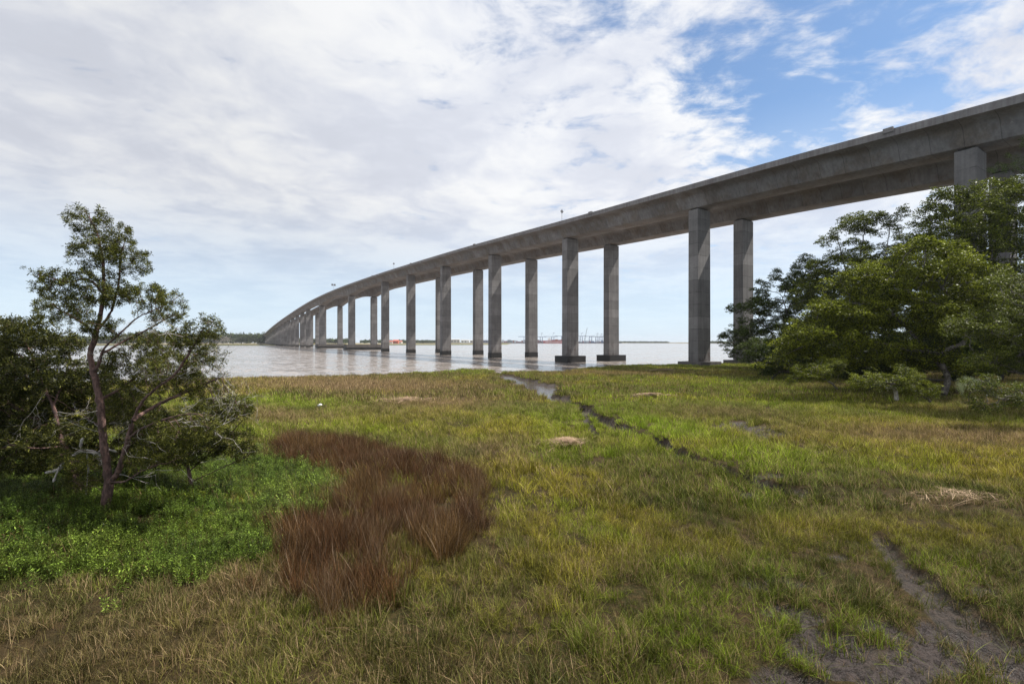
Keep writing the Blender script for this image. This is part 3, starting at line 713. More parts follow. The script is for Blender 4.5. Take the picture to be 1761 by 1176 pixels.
def tubes(P, Pa, Rd, r, sides=6, minr=0.0, jit=.0):
    """one skinned surface of tapering branch tubes"""
    n = len(P); kids = [[] for _ in range(n)]
    for i in range(n):
        if Pa[i] >= 0: kids[Pa[i]].append(i)
    V = []; F = []; starts = [(i, None) for i in range(n) if Pa[i] < 0]
    while starts:
        i, base = starts.pop(); chain = [i] if base is None else [base, i]
        while kids[chain[-1]]:
            ks = sorted(kids[chain[-1]], key=lambda k: -Rd[k]); 
            for k in ks[1:]: starts.append((k, chain[-1]))
            chain.append(ks[0])
        if len(chain) < 2 or Rd[chain[1]] < minr: continue
        sd = sides if Rd[chain[1]] > .04 else 4 if Rd[chain[1]] > .012 else 3; ref = np.array([.37, .21, .9]); b = len(V)
        for q, c in enumerate(chain):
            p = P[c]; a = P[chain[max(q - 1, 0)]]; e = P[chain[min(q + 1, len(chain) - 1)]]; d = e - a; d /= np.linalg.norm(d) + 1e-9
            u = np.cross(d, ref); u /= np.linalg.norm(u) + 1e-9; w = np.cross(d, u)
            rr = Rd[c] if (base is None or q) else min(Rd[c], Rd[chain[1]] * 1.2)
            if q == len(chain) - 1: rr *= .4
            for k in range(sd):
                t = 2 * math.pi * k / sd; f = rr * (1 + jit * r.normal()); V.append(p + (u * math.cos(t) + w * math.sin(t)) * f)
        for q in range(len(chain) - 1):
            for k in range(sd):
                F.append((b + q * sd + k, b + q * sd + (k + 1) % sd, b + (q + 1) * sd + (k + 1) % sd, b + (q + 1) * sd + k))
    return np.array(V), np.array(F)
def spray(seed, n, rx, rz, leaf, wid, up=.7, hemi=True):
    """template spray of small leaves round a twig end: (n,4,3) quads"""
    r = np.random.default_rng(seed); Q = []
    for i in range(n):
        d = r.normal(size=3); d /= np.linalg.norm(d); q = r.uniform(.35, 1) ** .6; p = d * q * np.array([rx, rx, rz])
        if hemi: p[2] = abs(p[2]) - .25 * rz
        ld = d * np.array([1, 1, .5]) + r.normal(0, .5, 3); ld /= np.linalg.norm(ld); nm = np.array([0, 0, up]) + r.normal(0, .55, 3); s = np.cross(ld, nm); s /= np.linalg.norm(s) + 1e-9
        L = leaf * r.uniform(.6, 1.3); w = wid * r.uniform(.7, 1.2)
        Q.append([p, p + ld * L * .5 + s * w / 2, p + ld * L, p + ld * L * .5 - s * w / 2])
    return np.array(Q)
def needles(seed, n, rad, leaf, wid):
    """dense scaly conifer sprig: short spikes radiating up and outwards"""
    r = np.random.default_rng(seed); Q = []
    for i in range(n):
        d = r.normal(size=3) + np.array([0, 0, .35]); d /= np.linalg.norm(d); p = d * rad * r.uniform(.0, .75); ld = d + r.normal(0, .35, 3); ld /= np.linalg.norm(ld)
        s = np.cross(ld, r.normal(size=3)); s /= np.linalg.norm(s) + 1e-9; L = leaf * r.uniform(.6, 1.25); w = wid * r.uniform(.7, 1.3)
        Q.append([p, p + ld * L * .55 + s * w / 2, p + ld * L, p + ld * L * .55 - s * w / 2])
    return np.array(Q)
def foliage(name, pts, tmpl, mat, parent, r, s0=.7, s1=1.3, tilt=.35, wf=None):
    """place sprays (templates) at points; returns one leaf mesh"""
    k = len(pts); ti = r.integers(0, len(tmpl), k); Vs = []; vs = []; ws = []
    az = r.uniform(0, 6.283, k); tx, ty = r.normal(0, tilt, (2, k)); sc = r.uniform(s0, s1, k)
    w = (.5 * r.uniform(size=k) + .5 * vnoise(pts[:, 0] * .7 + 50, pts[:, 2] * .7 + pts[:, 1] * .5 + 50, 3)) if wf is None else wf
    for j, T in enumerate(tmpl):
        m = np.where(ti == j)[0]
        if not len(m): continue
        ca, sa = np.cos(az[m]), np.sin(az[m]); Z = np.zeros(len(m)); O = np.ones(len(m))
        Rz = np.array([[ca, -sa, Z], [sa, ca, Z], [Z, Z, O]]).transpose(2, 0, 1)
        cx, sx = np.cos(tx[m]), np.sin(tx[m]); Rx = np.array([[O, Z, Z], [Z, cx, -sx], [Z, sx, cx]]).transpose(2, 0, 1)
        cy, sy = np.cos(ty[m]), np.sin(ty[m]); Ry = np.array([[cy, Z, sy], [Z, O, Z], [-sy, Z, cy]]).transpose(2, 0, 1)
        RR = Ry @ Rx @ Rz; V = np.einsum('nij,qj->nqi', RR, T.reshape(-1, 3)) * sc[m][:, None, None] + pts[m][:, None, :]
        Vs.append(V.reshape(-1, 3)); nq = len(T); vs.append(np.repeat(r.uniform(size=(len(m), nq)), 4, axis=1).ravel()); ws.append(np.repeat(w[m], nq * 4))
    V = np.concatenate(Vs); F = np.arange(len(V)).reshape(-1, 4)
    return mesh_obj(name, V, F, mat, parent, attrs={'v': ('POINT', 'FLOAT', np.concatenate(vs)), 'w': ('POINT', 'FLOAT', np.concatenate(ws))})
def limbs_to_nodes(L, r, step):
    """hand laid limbs [(parent_index_of_limb, [points])] -> resampled seed nodes"""
    P = []; Pa = []; ends = []
    for par, pts in L:
        pts = [np.array(p, float) for p in pts]; last = -1
        if par is not None:
            cand = ends[par]; last = min(cand, key=lambda i: np.linalg.norm(P[i] - pts[0])); pts = [P[last]] + pts[1:]
        ids = []
        if par is None: P.append(pts[0]); Pa.append(-1); last = len(P) - 1; ids.append(last)
        n_ = len(pts)
        for q in range(n_ - 1):
            p0 = pts[max(q - 1, 0)]; p1 = pts[q]; p2 = pts[q + 1]; p3 = pts[min(q + 2, n_ - 1)]
            m = max(1, int(round(np.linalg.norm(p2 - p1) / step)))
            for t in (np.arange(m) + 1) / m:
                c = .5 * ((2 * p1) + (-p0 + p2) * t + (2 * p0 - 5 * p1 + 4 * p2 - p3) * t * t + (-p0 + 3 * p1 - 3 * p2 + p3) * t ** 3)
                P.append(c + r.normal(0, step * .05, 3)); Pa.append(last); last = len(P) - 1; ids.append(last)
        ends.append(ids)
    return P, Pa, ends
def deadtwigs(starts, r, L0, rad, depth=3, up=.15):
    """forked bare twigs: returns nodes/parents/radii"""
    P = []; Pa = []; Rr = []
    def go(p, d, L, rd, par, dep):
        n = 4 + int(r.integers(0, 3)); step = L / n
        for k in range(n):
            d = d + r.normal(0, .22, 3) + np.array([0, 0, up * .25]); d /= np.linalg.norm(d); p = p + d * step; P.append(p); Pa.append(par); Rr.append(rd * (1 - .6 * k / n)); par = len(P) - 1
            if dep and k and r.uniform() < .62:
                s = np.cross(d, r.normal(size=3)); s /= np.linalg.norm(s); dd = d * .7 + s * .75; go(p, dd / np.linalg.norm(dd), L * r.uniform(.4, .7), rd * .55, par, dep - 1)
    for p, d in starts:
        P.append(np.array(p)); Pa.append(-1); Rr.append(rad); go(np.array(p), np.array(d) / np.linalg.norm(d), L0 * r.uniform(.5, 1.2), rad, len(P) - 1, depth)
    return np.array(P), np.array(Pa), np.array(Rr)

M['oak'] = mat_foliage('live_oak_leaves', (.020, .031, .008), (.150, .175, .024), (.20, .16, .07), .06, .42, .30)
M['oakb'] = mat_foliage('bright_oak_leaves', (.026, .040, .008), (.22, .245, .024), None, .0, .42, .35)  # brighter, yellower range of the oak leaf colour
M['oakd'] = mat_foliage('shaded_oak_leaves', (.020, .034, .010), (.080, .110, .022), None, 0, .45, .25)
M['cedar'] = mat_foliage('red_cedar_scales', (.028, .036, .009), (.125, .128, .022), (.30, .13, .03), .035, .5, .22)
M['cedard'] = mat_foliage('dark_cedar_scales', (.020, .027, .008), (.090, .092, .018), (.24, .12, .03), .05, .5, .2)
M['pineleaf'] = mat_foliage('pine_needles', (.035, .060, .018), (.09, .13, .03), None, 0, .45, .2)
M['oakbark'] = mat_bark('oak_bark', (.060, .050, .043), (.19, .17, .15), 7)
M['cedarbark'] = mat_bark('cedar_bark', (.045, .026, .022), (.155, .090, .075), 14)
M['deadwood'] = mat_bark('lichen_grey_deadwood', (.22, .20, .18), (.46, .43, .40), 12)
M['moss'] = mat_foliage('hanging_moss', (.10, .10, .08), (.22, .21, .17), None, 0, .9, .2)
SPR = [spray(i, 52, .52, .26, .20, .10) for i in range(6)]
SPRN = [spray(20 + i, 64, .46, .24, .14, .07) for i in range(6)]
NED = [needles(30 + i, 46, .105, .058, .017) for i in range(6)]
NEDF = [needles(50 + i, 40, .26, .13, .022) for i in range(4)]

def oak(label, base, Y, E, seed, mat, natt=1100, step=.45, sprays=2, tip=.016, group='live oaks along the marsh edge', limbs=None, tm=SPR, name='live_oak', per=1.0, barkm=None, lean=(0, 0), lump=1.15, s0=.7, s1=1.25, moss=0, interior=.15):
    r = np.random.default_rng(seed)
    bx, by = W(base[0], base[1], 1.2) if Y is None else (AT(base[0], base[1], Y)[0], Y)
    z = float(gz(bx, by)) - .25; root = empty(name, (0, 0, 0), label, 'tree', group)
    root.location = (bx, by, z); off = np.array([bx, by, z])
    A = lumps(E, natt, r, lump)
    low = min(e[0][2] for e in E); cen = sum(e[0] for e in E) / len(E)
    if limbs is None:
        top = np.array([bx + (cen[0] - bx) * .45, by + (cen[1] - by) * .45, z + max(1.6, (cen[2] - z) * .45)])
        limbs = [(None, [(bx, by, z), (bx + lean[0] * .4 + r.normal(0, .15), by, z + (top[2] - z) * .4), tuple(top)])]
        for e in E:
            mid_ = top * .5 + e[0] * .5 + r.normal(0, .7, 3); limbs.append((0, [tuple(top), tuple(mid_), tuple(e[0])]))
    P, Pa, _ = limbs_to_nodes(limbs, r, step)
    P, Pa = colonize(P, Pa, A, step, 3.2, step * 1.25, r, wander=.28)
    Rd, ch = radii(P, Pa, tip)
    V, F = tubes(P - off, Pa, Rd, r, 8, .006, .06)
    k = len(F); mesh_obj('trunk', V, F, barkm or M['oakbark'], root, smooth=True)
    thin = np.where(Rd < tip * 2.1)[0]; tips = np.where(ch == 0)[0]
    pts = [P[tips] + r.normal(0, .10, (len(tips), 3)) for _ in range(max(1, sprays))]
    m = thin[r.uniform(size=len(thin)) < .9 * per]; pts.append(P[m] + r.normal(0, .16, (len(m), 3)))
    pts = np.concatenate(pts); pts = pts[pts[:, 2] > 1.6]
    foliage('crown', pts - off, tm, mat, root, r, s0, s1, .3)
    if moss:
        mk = np.where((Rd > tip * 1.8) & (Rd < .08) & (P[:, 2] > 4))[0]; mk = mk[r.uniform(size=len(mk)) < moss]
        T = []; 
        for i in range(4):
            q = spray(80 + i, 26, .12, .9, .28, .03, 0, False); q[:, :, 2] = -np.abs(q[:, :, 2]); T.append(q)
        if len(mk): foliage('hanging_moss', P[mk] - off, T, M['moss'], root, r, .5, 1.1, .08)
    return root

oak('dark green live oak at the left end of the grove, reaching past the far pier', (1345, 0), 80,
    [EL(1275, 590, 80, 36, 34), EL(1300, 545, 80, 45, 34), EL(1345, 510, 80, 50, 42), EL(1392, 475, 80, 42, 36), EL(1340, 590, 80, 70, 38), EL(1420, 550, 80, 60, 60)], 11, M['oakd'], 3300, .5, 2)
oak('tall live oak with a loose airy top standing clear against the sky', (1480, 0), 68,
    [EL(1440, 408, 68, 34, 17), EL(1488, 388, 68, 36, 22), EL(1532, 378, 68, 28, 20), EL(1545, 420, 68, 30, 22), EL(1470, 470, 68, 75, 42), EL(1540, 480, 68, 70, 50), EL(1450, 540, 68, 90, 50), EL(1420, 500, 68, 50, 36), EL(1400, 590, 68, 70, 40)], 12, M['oak'], 3000, .5, 2, moss=.35)
oak('broad bright yellow green live oak at the front centre of the grove', (1615, 0), 46,
    [EL(1590, 455, 46, 85, 36), EL(1520, 490, 46, 75, 35), EL(1460, 540, 46, 68, 34), EL(1400, 585, 46, 62, 30), EL(1350, 615, 46, 48, 26), EL(1560, 545, 46, 95, 34), EL(1480, 600, 46, 80, 28), EL(1640, 500, 46, 70, 50), EL(1690, 540, 46, 60, 40), EL(1600, 625, 46, 50, 18), EL(1530, 620, 46, 50, 20)], 13, M['oakb'], 4000, .42, 2,
    limbs=[(None, [AT(1622, 678, 44), AT(1630, 650, 44.5), AT(1618, 622, 45), AT(1625, 602, 45.5), AT(1660, 585, 46), AT(1650, 540, 46), AT(1610, 480, 46)]),
           (0, [AT(1622, 640, 44.5), AT(1575, 580, 46), AT(1520, 530, 46), AT(1460, 520, 46)]), (0, [AT(1620, 605, 45.5), AT(1560, 600, 45), AT(1480, 585, 45), AT(1400, 590, 46), AT(1345, 612, 46)]),
           (0, [AT(1650, 560, 46), AT(1560, 500, 45), AT(1520, 480, 45)]), (0, [AT(1620, 640, 44.4), AT(1680, 622, 42), AT(1740, 603, 41), AT(1790, 600, 40)])])
oak('tallest live oak rising in front of the nearest visible pier at the right', (1720, 0), 54,
    [EL(1600, 400, 54, 38, 34), EL(1622, 352, 54, 34, 24), EL(1650, 350, 54, 48, 28), EL(1700, 335, 54, 52, 26), EL(1750, 370, 54, 60, 45), EL(1745, 325, 54, 34, 20), EL(1630, 400, 54, 50, 36), EL(1690, 420, 54, 70, 50), EL(1770, 460, 54, 80, 70), EL(1700, 500, 54, 90, 50), EL(1660, 560, 54, 80, 60), EL(1740, 590, 54, 80, 50)], 14, M['oak'], 3900, .48, 2, moss=.25)
oak('silvery twigged live oak filling the right edge of the photo', (1790, 0), 35,
    [EL(1720, 570, 35, 70, 40), EL(1790, 520, 35, 80, 60), EL(1690, 615, 35, 60, 26), EL(1760, 630, 35, 70, 30), EL(1850, 560, 35, 90, 80)], 15, M['oak'], 1900, .34, 2, tm=SPRN, s0=.55, s1=1.0)
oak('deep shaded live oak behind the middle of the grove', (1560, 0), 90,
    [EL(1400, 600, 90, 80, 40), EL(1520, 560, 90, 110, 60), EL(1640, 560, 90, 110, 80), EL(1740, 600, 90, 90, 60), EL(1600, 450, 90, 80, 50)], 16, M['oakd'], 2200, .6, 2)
oak('low drooping bright oak bough touching the marsh grass at the centre', (1580, 0), 38,
    [EL(1530, 652, 38, 58, 20), EL(1490, 660, 38, 28, 12), EL(1580, 668, 38, 36, 12)], 17, M['oakb'], 520, .3, 2, tm=SPRN, s0=.5, s1=.9, name='oak_sapling', lump=.5, group='low saplings at the foot of the grove',
    limbs=[(None, [AT(1600, 690, 38), AT(1580, 675, 38), AT(1540, 660, 38), AT(1500, 655, 38)])])
oak('small bright sapling at the left foot of the grove', (1400, 0), 42,
    [EL(1395, 640, 42, 36, 15), EL(1425, 625, 42, 22, 10), EL(1365, 655, 42, 14, 7)], 18, M['oakb'], 340, .3, 2, tm=SPRN, s0=.45, s1=.85, name='oak_sapling', lump=.5, group='low saplings at the foot of the grove',
    limbs=[(None, [AT(1440, 668, 42), AT(1425, 655, 42), AT(1400, 645, 42)])])
oak('low dark glossy bough hanging over the grass at the right edge', (1765, 0), 29,
    [EL(1715, 690, 29, 50, 18), EL(1760, 675, 29, 50, 22), EL(1700, 665, 29, 40, 15)], 19, M['oak'], 420, .28, 2, tm=SPRN, s0=.4, s1=.75, name='oak_sapling', lump=.5, group='low saplings at the foot of the grove',
    limbs=[(None, [AT(1800, 705, 29), AT(1770, 690, 29), AT(1720, 685, 29)])])
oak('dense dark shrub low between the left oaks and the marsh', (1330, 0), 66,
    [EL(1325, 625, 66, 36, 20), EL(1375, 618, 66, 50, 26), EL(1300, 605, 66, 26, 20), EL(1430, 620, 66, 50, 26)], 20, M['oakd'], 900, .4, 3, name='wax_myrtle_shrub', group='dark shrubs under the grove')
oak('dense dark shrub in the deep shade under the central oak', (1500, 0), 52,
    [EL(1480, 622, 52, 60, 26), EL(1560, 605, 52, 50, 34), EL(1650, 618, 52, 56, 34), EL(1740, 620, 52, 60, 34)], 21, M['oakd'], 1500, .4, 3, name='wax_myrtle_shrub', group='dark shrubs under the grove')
pr_ = oak('pine whose dark needled top shows in the upper right corner', (1790, 0), 60,
    [EL(1742, 292, 60, 22, 14), EL(1775, 262, 60, 30, 18), EL(1780, 300, 60, 34, 16), EL(1758, 322, 60, 20, 9), EL(1810, 330, 60, 50, 24), EL(1735, 330, 60, 30, 18)], 22, M['pineleaf'], 900, .45, 2, group=None, name='pine_tree', tm=NEDF, s0=1.2, s1=2.0,
    limbs=[(None, [AT(1790, 690, 60), AT(1792, 560, 60), AT(1790, 400, 60), AT(1786, 320, 60), AT(1785, 255, 60)])])

# the cedars at the left
def cedar(label, limbs, E, seed, mat, natt, name='red_cedar', step=.13, tip=.0045, dens=1.0, dead=0, deadsel=None, s0=.65, s1=1.35, infl=1.2, expo=2.3):
    r = np.random.default_rng(seed); b = np.array(limbs[0][1][0]); root = empty(name, tuple(b), label, 'tree', 'cedars at the left of the marsh')
    P, Pa, ends = limbs_to_nodes(limbs, r, step); n0 = len(P)
    A = in_ellipsoids(E, natt, r, .2)
    P, Pa = colonize(P, Pa, A, step, infl, step * 1.15, r, wander=.3, up=.10)
    Rd, ch = radii(P, Pa, tip, expo)
    V, F = tubes(P - b, Pa, Rd, r, 9, .002, .07); mesh_obj('trunk', V, F, M['cedarbark'], root, smooth=True)
    grown = np.arange(len(P)) >= n0; tips = np.where((ch == 0) & grown)[0]; thin = np.where((Rd < tip * 2.6) & grown)[0]
    pts = [P[tips], P[tips] + r.normal(0, .06, (len(tips), 3))]; m = thin[r.uniform(size=len(thin)) < .75 * dens]; pts.append(P[m] + r.normal(0, .045, (len(m), 3)))
    pts = np.concatenate(pts); foliage('foliage', pts - b, NED, mat, root, r, s0, s1, .4)
    if dead:
        ids = np.array(deadsel(P, Rd)); ids = ids[r.integers(0, len(ids), dead)]; st = []
        for i in ids:
            d = r.normal(size=3) * np.array([1, .8, .35]); d[2] += .12; st.append((P[i] - b, d))
        p2, a2, r2 = deadtwigs(st, r, .85, .0085, 3); V, F = tubes(p2, a2, r2, r, 4, 0, .1)
        mesh_obj('dead_branches', V, F, M['deadwood'], root)['label'] = 'bare lichen grey dead branches'
    return root
YC = 13.9
def Lc(*pts, Y=YC):
    return [tuple(AT(p[0], p[1], Y + (p[2] if len(p) > 2 else 0))) for p in pts]
trunk = Lc((180, 880), (183, 855), (187, 832), (182, 790), (176, 735), (170, 680), (161, 640), (155, 608), (163, 583), (169, 555), (177, 518), (177, 455), (171, 414), (162, 388), (145, 363))
main_limbs = [(None, trunk),
    (0, Lc((163, 640), (169, 628, -.1), (178, 600, -.2), (199, 580, -.3), (238, 545, -.4), (275, 528, -.4), (305, 512, -.5))),
    (0, Lc((169, 567), (189, 540, .3), (200, 504, .4), (206, 470, .5), (207, 440, .5), (215, 415, .5))),
    (0, Lc((163, 583), (152, 563, .3), (128, 546, .5), (100, 530, .7), (72, 500, .9))),
    (0, Lc((177, 500), (150, 480, -.3), (110, 485, -.5), (70, 468, -.6))),
    (0, Lc((190, 832), (204, 808, -.2), (217, 765, -.3), (229, 722, -.4), (245, 690, -.4), (268, 668, -.5), (298, 645, -.5), (318, 618, -.6), (336, 590, -.6), (350, 565, -.7), (372, 548, -.7))),
    (5, Lc((222, 750), (240, 738, -.6), (264, 728, -.8), (298, 716, -1.0), (335, 711, -1.1), (372, 716, -1.2))),
    (5, Lc((233, 715), (262, 700, .2), (299, 682, .5), (345, 662, .8), (388, 645, 1.0))),
    (0, Lc((172, 735), (145, 715, .3), (118, 699, .4), (95, 684, .6), (66, 668, .8))),
    (0, Lc((190, 826), (212, 828, -.4), (240, 812, -.8), (268, 800, -1.0))),
    (1, Lc((181, 598), (215, 585, .3), (255, 565, .5), (300, 540, .6))),
    (0, Lc((170, 690), (200, 672, .5), (230, 650, .9), (265, 625, 1.2), (300, 600, 1.3)))]
Em = [EL(152, 380, YC, 38, 24, .6), EL(195, 410, YC + .3, 32, 36, .6), EL(165, 432, YC - .2, 44, 34, .6), EL(225, 450, YC + .4, 30, 28, .5), EL(118, 490, YC - .5, 58, 32, .6), EL(185, 500, YC, 46, 30, .6), EL(110, 530, YC + .5, 50, 26, .6),
      EL(245, 505, YC, 36, 22, .5), EL(290, 515, YC - .3, 30, 22, .4), EL(285, 545, YC + .5, 34, 14, .4), EL(72, 475, YC - .6, 20, 12, .3), EL(165, 560, YC - .3, 40, 16, .6),
      EL(265, 600, YC + 1.2, 38, 30, .6), EL(330, 580, YC - .6, 40, 30, .6), EL(365, 565, YC - .7, 22, 20, .4), EL(300, 632, YC + .4, 54, 26, .8), EL(340, 668, YC + 1, 44, 22, .7), EL(250, 655, YC + .8, 40, 30, .8), EL(360, 610, YC + .2, 26, 18, .5), EL(210, 700, YC + .9, 40, 30, .7), EL(265, 740, YC + .4, 40, 22, .7), EL(150, 830, YC + .2, 50, 12, .5),
      EL(380, 700, YC + 1.0, 52, 22, .6), EL(320, 740, YC - .6, 60, 28, .8), EL(270, 790, YC - .6, 60, 18, .6), EL(130, 790, YC - .3, 45, 16, .5), EL(210, 620, YC + .5, 36, 22, .5)]
cedar('old red cedar with a crooked bare trunk and ragged tall top against the sky', main_limbs, Em, 31, M['cedar'], 5200, dens=.8, dead=80, s0=.7, s1=1.3, expo=2.05,
      deadsel=lambda P, Rd: np.where(((Rd > .014) & (Rd < .16) & (P[:, 2] < 6.3) & (P[:, 2] > 2.0)) | ((P[:, 0] > -9.9) & (P[:, 2] < 6.6) & (Rd < .03)))[0])
YB = 15.2
b2 = [(None, Lc((133, 862), (132, 830), (120, 790), (104, 750), (92, 700), (70, 650), (50, 600), (30, 560), Y=YB)), (0, Lc((104, 750), (60, 720, .4), (10, 690, .8), (-50, 660, 1.0), Y=YB)),
      (0, Lc((92, 700), (110, 650, .5), (120, 610, .6), (110, 580, .6), Y=YB)), (0, Lc((60, 620), (10, 600), (-40, 580), Y=YB)), (0, Lc((110, 770), (70, 770, -.5), (20, 765, -.8), Y=YB))]
Eb = [EL(30, 575, YB, 60, 32, .8), EL(105, 590, YB + .5, 34, 26, .7), EL(60, 640, YB, 80, 36, 1.1), EL(20, 700, YB + .5, 80, 40, 1.2), EL(100, 680, YB + .8, 50, 40, .9), EL(60, 750, YB, 90, 30, 1.1), EL(-60, 640, YB + 1, 80, 70, 1.3), EL(-40, 740, YB + .5, 90, 40, 1.2), EL(40, 790, YB, 90, 26, 1.0), EL(120, 800, YB + .3, 60, 20, .8), EL(130, 745, YB + 1, 36, 34, .7), EL(160, 650, YB + 1, 34, 34, .7)]
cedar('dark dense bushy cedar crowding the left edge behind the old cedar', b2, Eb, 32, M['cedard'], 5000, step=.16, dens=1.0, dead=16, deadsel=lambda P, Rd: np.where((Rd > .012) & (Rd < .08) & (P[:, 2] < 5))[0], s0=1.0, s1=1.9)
YS = 16.6
b3 = [(None, Lc((330, 842), (325, 810), (318, 770), (335, 735), Y=YS)), (0, Lc((325, 810), (370, 770), (420, 720), Y=YS)), (0, Lc((322, 800), (270, 760), (230, 730), Y=YS)), (0, Lc((328, 825), (390, 800), (430, 780), Y=YS))]
Es = [EL(395, 705, YS, 44, 18, .6), EL(330, 725, YS, 50, 22, .8), EL(260, 730, YS, 55, 26, .8), EL(380, 755, YS, 50, 22, .7), EL(300, 770, YS, 90, 30, 1.0), EL(210, 700, YS, 50, 40, .8), EL(215, 775, YS, 60, 30, .8), EL(420, 775, YS, 26, 18, .5)]
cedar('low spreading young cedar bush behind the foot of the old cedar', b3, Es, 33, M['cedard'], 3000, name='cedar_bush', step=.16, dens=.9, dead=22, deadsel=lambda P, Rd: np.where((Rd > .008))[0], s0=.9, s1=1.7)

# ------------------------------------------------------------------ far shore
def gmat(name, c1, c2, sc=.05):
    m, T, b = principled(name); pos = T.new('ShaderNodeNewGeometry').outputs['Position']
    T.put(b.inputs['Base Color'], T.mix(T.rng_(T.noise(T.mapv(pos, (.3, 1, 1)), sc, 5, .6), .4, .6), c1, c2)); b.inputs['Roughness'].default_value = .95; return m
def land(name, label, pts, z, mat):
    V = [(x, y, z) for x, y in pts] + [(x, y, -1.0) for x, y in pts]; n = len(pts)
    return tag(mesh_obj(name, V, [list(range(n))] + [[i, n + i, n + (i + 1) % n, (i + 1) % n] for i in range(n)], mat), label, kind='structure')
def sx(px, Y): return (px - 880.5) / FPX * Y
M['farm'] = gmat('far_marsh', (.13, .13, .045), (.19, .14, .08)); M['farg'] = gmat('far_green_edge', (.10, .15, .03), (.14, .17, .04))
edge_pts = [(sx(a, Y), Y) for a, Y in ((-700, 780), (-200, 800), (150, 820), (430, 850), (560, 900), (640, 930), (700, 960), (780, 1010), (850, 1060), (872, 1150))]
land('far_shore', 'far tan marsh shore under the woods', edge_pts + [(sx(880, 2050), 2050), (sx(300, 2600), 2600), (sx(-900, 2600), 2600)], 1.3, M['farm'])
gp = [(x, y - 6) for x, y in edge_pts]; land('far_shore', 'green grass fringe along the far shore', gp + [(x, y + 14) for x, y in edge_pts[::-1]], .9, M['farg'])
land('far_shore', 'low far land on the right horizon', [(sx(a, Y), Y) for a, Y in ((870, 2190), (1066, 2190), (1080, 2500), (1160, 2450), (1168, 2000), (1420, 1950), (2300, 1900), (2600, 5000), (700, 5000))], 1.2, M['farm'])
M['wood'] = mat_foliage('far_wood_leaves', (.026, .044, .015), (.066, .092, .025), None, 0, .8, .15)
def wood(name, label, prof, rows, dY, rad, q, seed, leaf):
    """prof: [(px, Y, top height)]; builds crowns as clouds of leaf sprays with stems"""
    r = np.random.default_rng(seed); X0 = np.array([sx(p[0], p[1]) for p in prof]); Ys = np.array([p[1] for p in prof]); H = np.array([p[2] for p in prof])
    C_ = []; n = int((X0[-1] - X0[0]) / (rad * .95)); Q = []; vv = []; ww = []
    for row in range(rows):
        for x in np.linspace(X0[0], X0[-1], n):
            x += r.normal(0, rad * .5); y = np.interp(x, X0, Ys) + row * dY + r.normal(0, dY * .2); h = np.interp(x, X0, H) * r.uniform(.86, 1.06) * (.9 + .1 * row / max(rows - 1, 1)); 
            a = rad * r.uniform(.7, 1.3); cz = h * .58; k = q
            d = r.normal(size=(k, 3)); d /= np.linalg.norm(d, axis=1)[:, None]; p = np.array([x, y, 1 + cz]) + d * np.array([a, a, h * .42]) * r.uniform(.55, 1, (k, 1)) * (1 + .35 * np.sin(d[:, :1] * 5 + d[:, 2:] * 7 + x))
            u = r.normal(size=(k, 3)); u /= np.linalg.norm(u, axis=1)[:, None]; w = np.cross(u, r.normal(size=(k, 3))); w /= np.linalg.norm(w, axis=1)[:, None]; L = leaf * r.uniform(.5, 1.4, (k, 1))
            Q.append(np.stack([p - u * L, p - w * L * .5, p + u * L, p + w * L * .6], 1).reshape(-1, 3)); vv.append(np.repeat(r.uniform(size=k), 4)); ww.append(np.full(k * 4, r.uniform()))
    V = np.concatenate(Q); o = mesh_obj(name, V, np.arange(len(V)).reshape(-1, 4), M['wood'], attrs={'v': ('POINT', 'FLOAT', np.concatenate(vv)), 'w': ('POINT', 'FLOAT', np.concatenate(ww))})
    return tag(o, label, kind='stuff')
wood('far_woods', 'dark wooded far shore at the left, pines above oaks', [(-300, 1150, 24), (60, 1130, 22), (180, 1120, 18), (215, 1100, 29), (265, 1100, 30), (300, 1110, 24), (345, 1120, 26), (385, 1120, 28), (405, 1125, 26), (452, 1135, 27)], 5, 14, 5.5, 130, 41, 1.9)
wood('far_woods', 'lower far woods seen between the bridge piers', [(445, 1500, 22), (545, 1500, 15), (590, 1450, 16), (615, 1600, 14), (660, 1700, 12), (700, 1750, 13), (745, 1800, 12), (775, 1900, 8)], 4, 16, 7, 90, 42, 2.2)
wood('far_woods', 'hazy low tree line on the right horizon', [(1062, 2560, 8.5), (1110, 2560, 8), (1150, 2520, 7.5), (1166, 2060, 7.5), (1200, 2050, 9), (1260, 2040, 8), (1420, 2020, 10), (1700, 2000, 12), (2300, 2000, 12)], 3, 20, 9, 60, 43, 2.6)

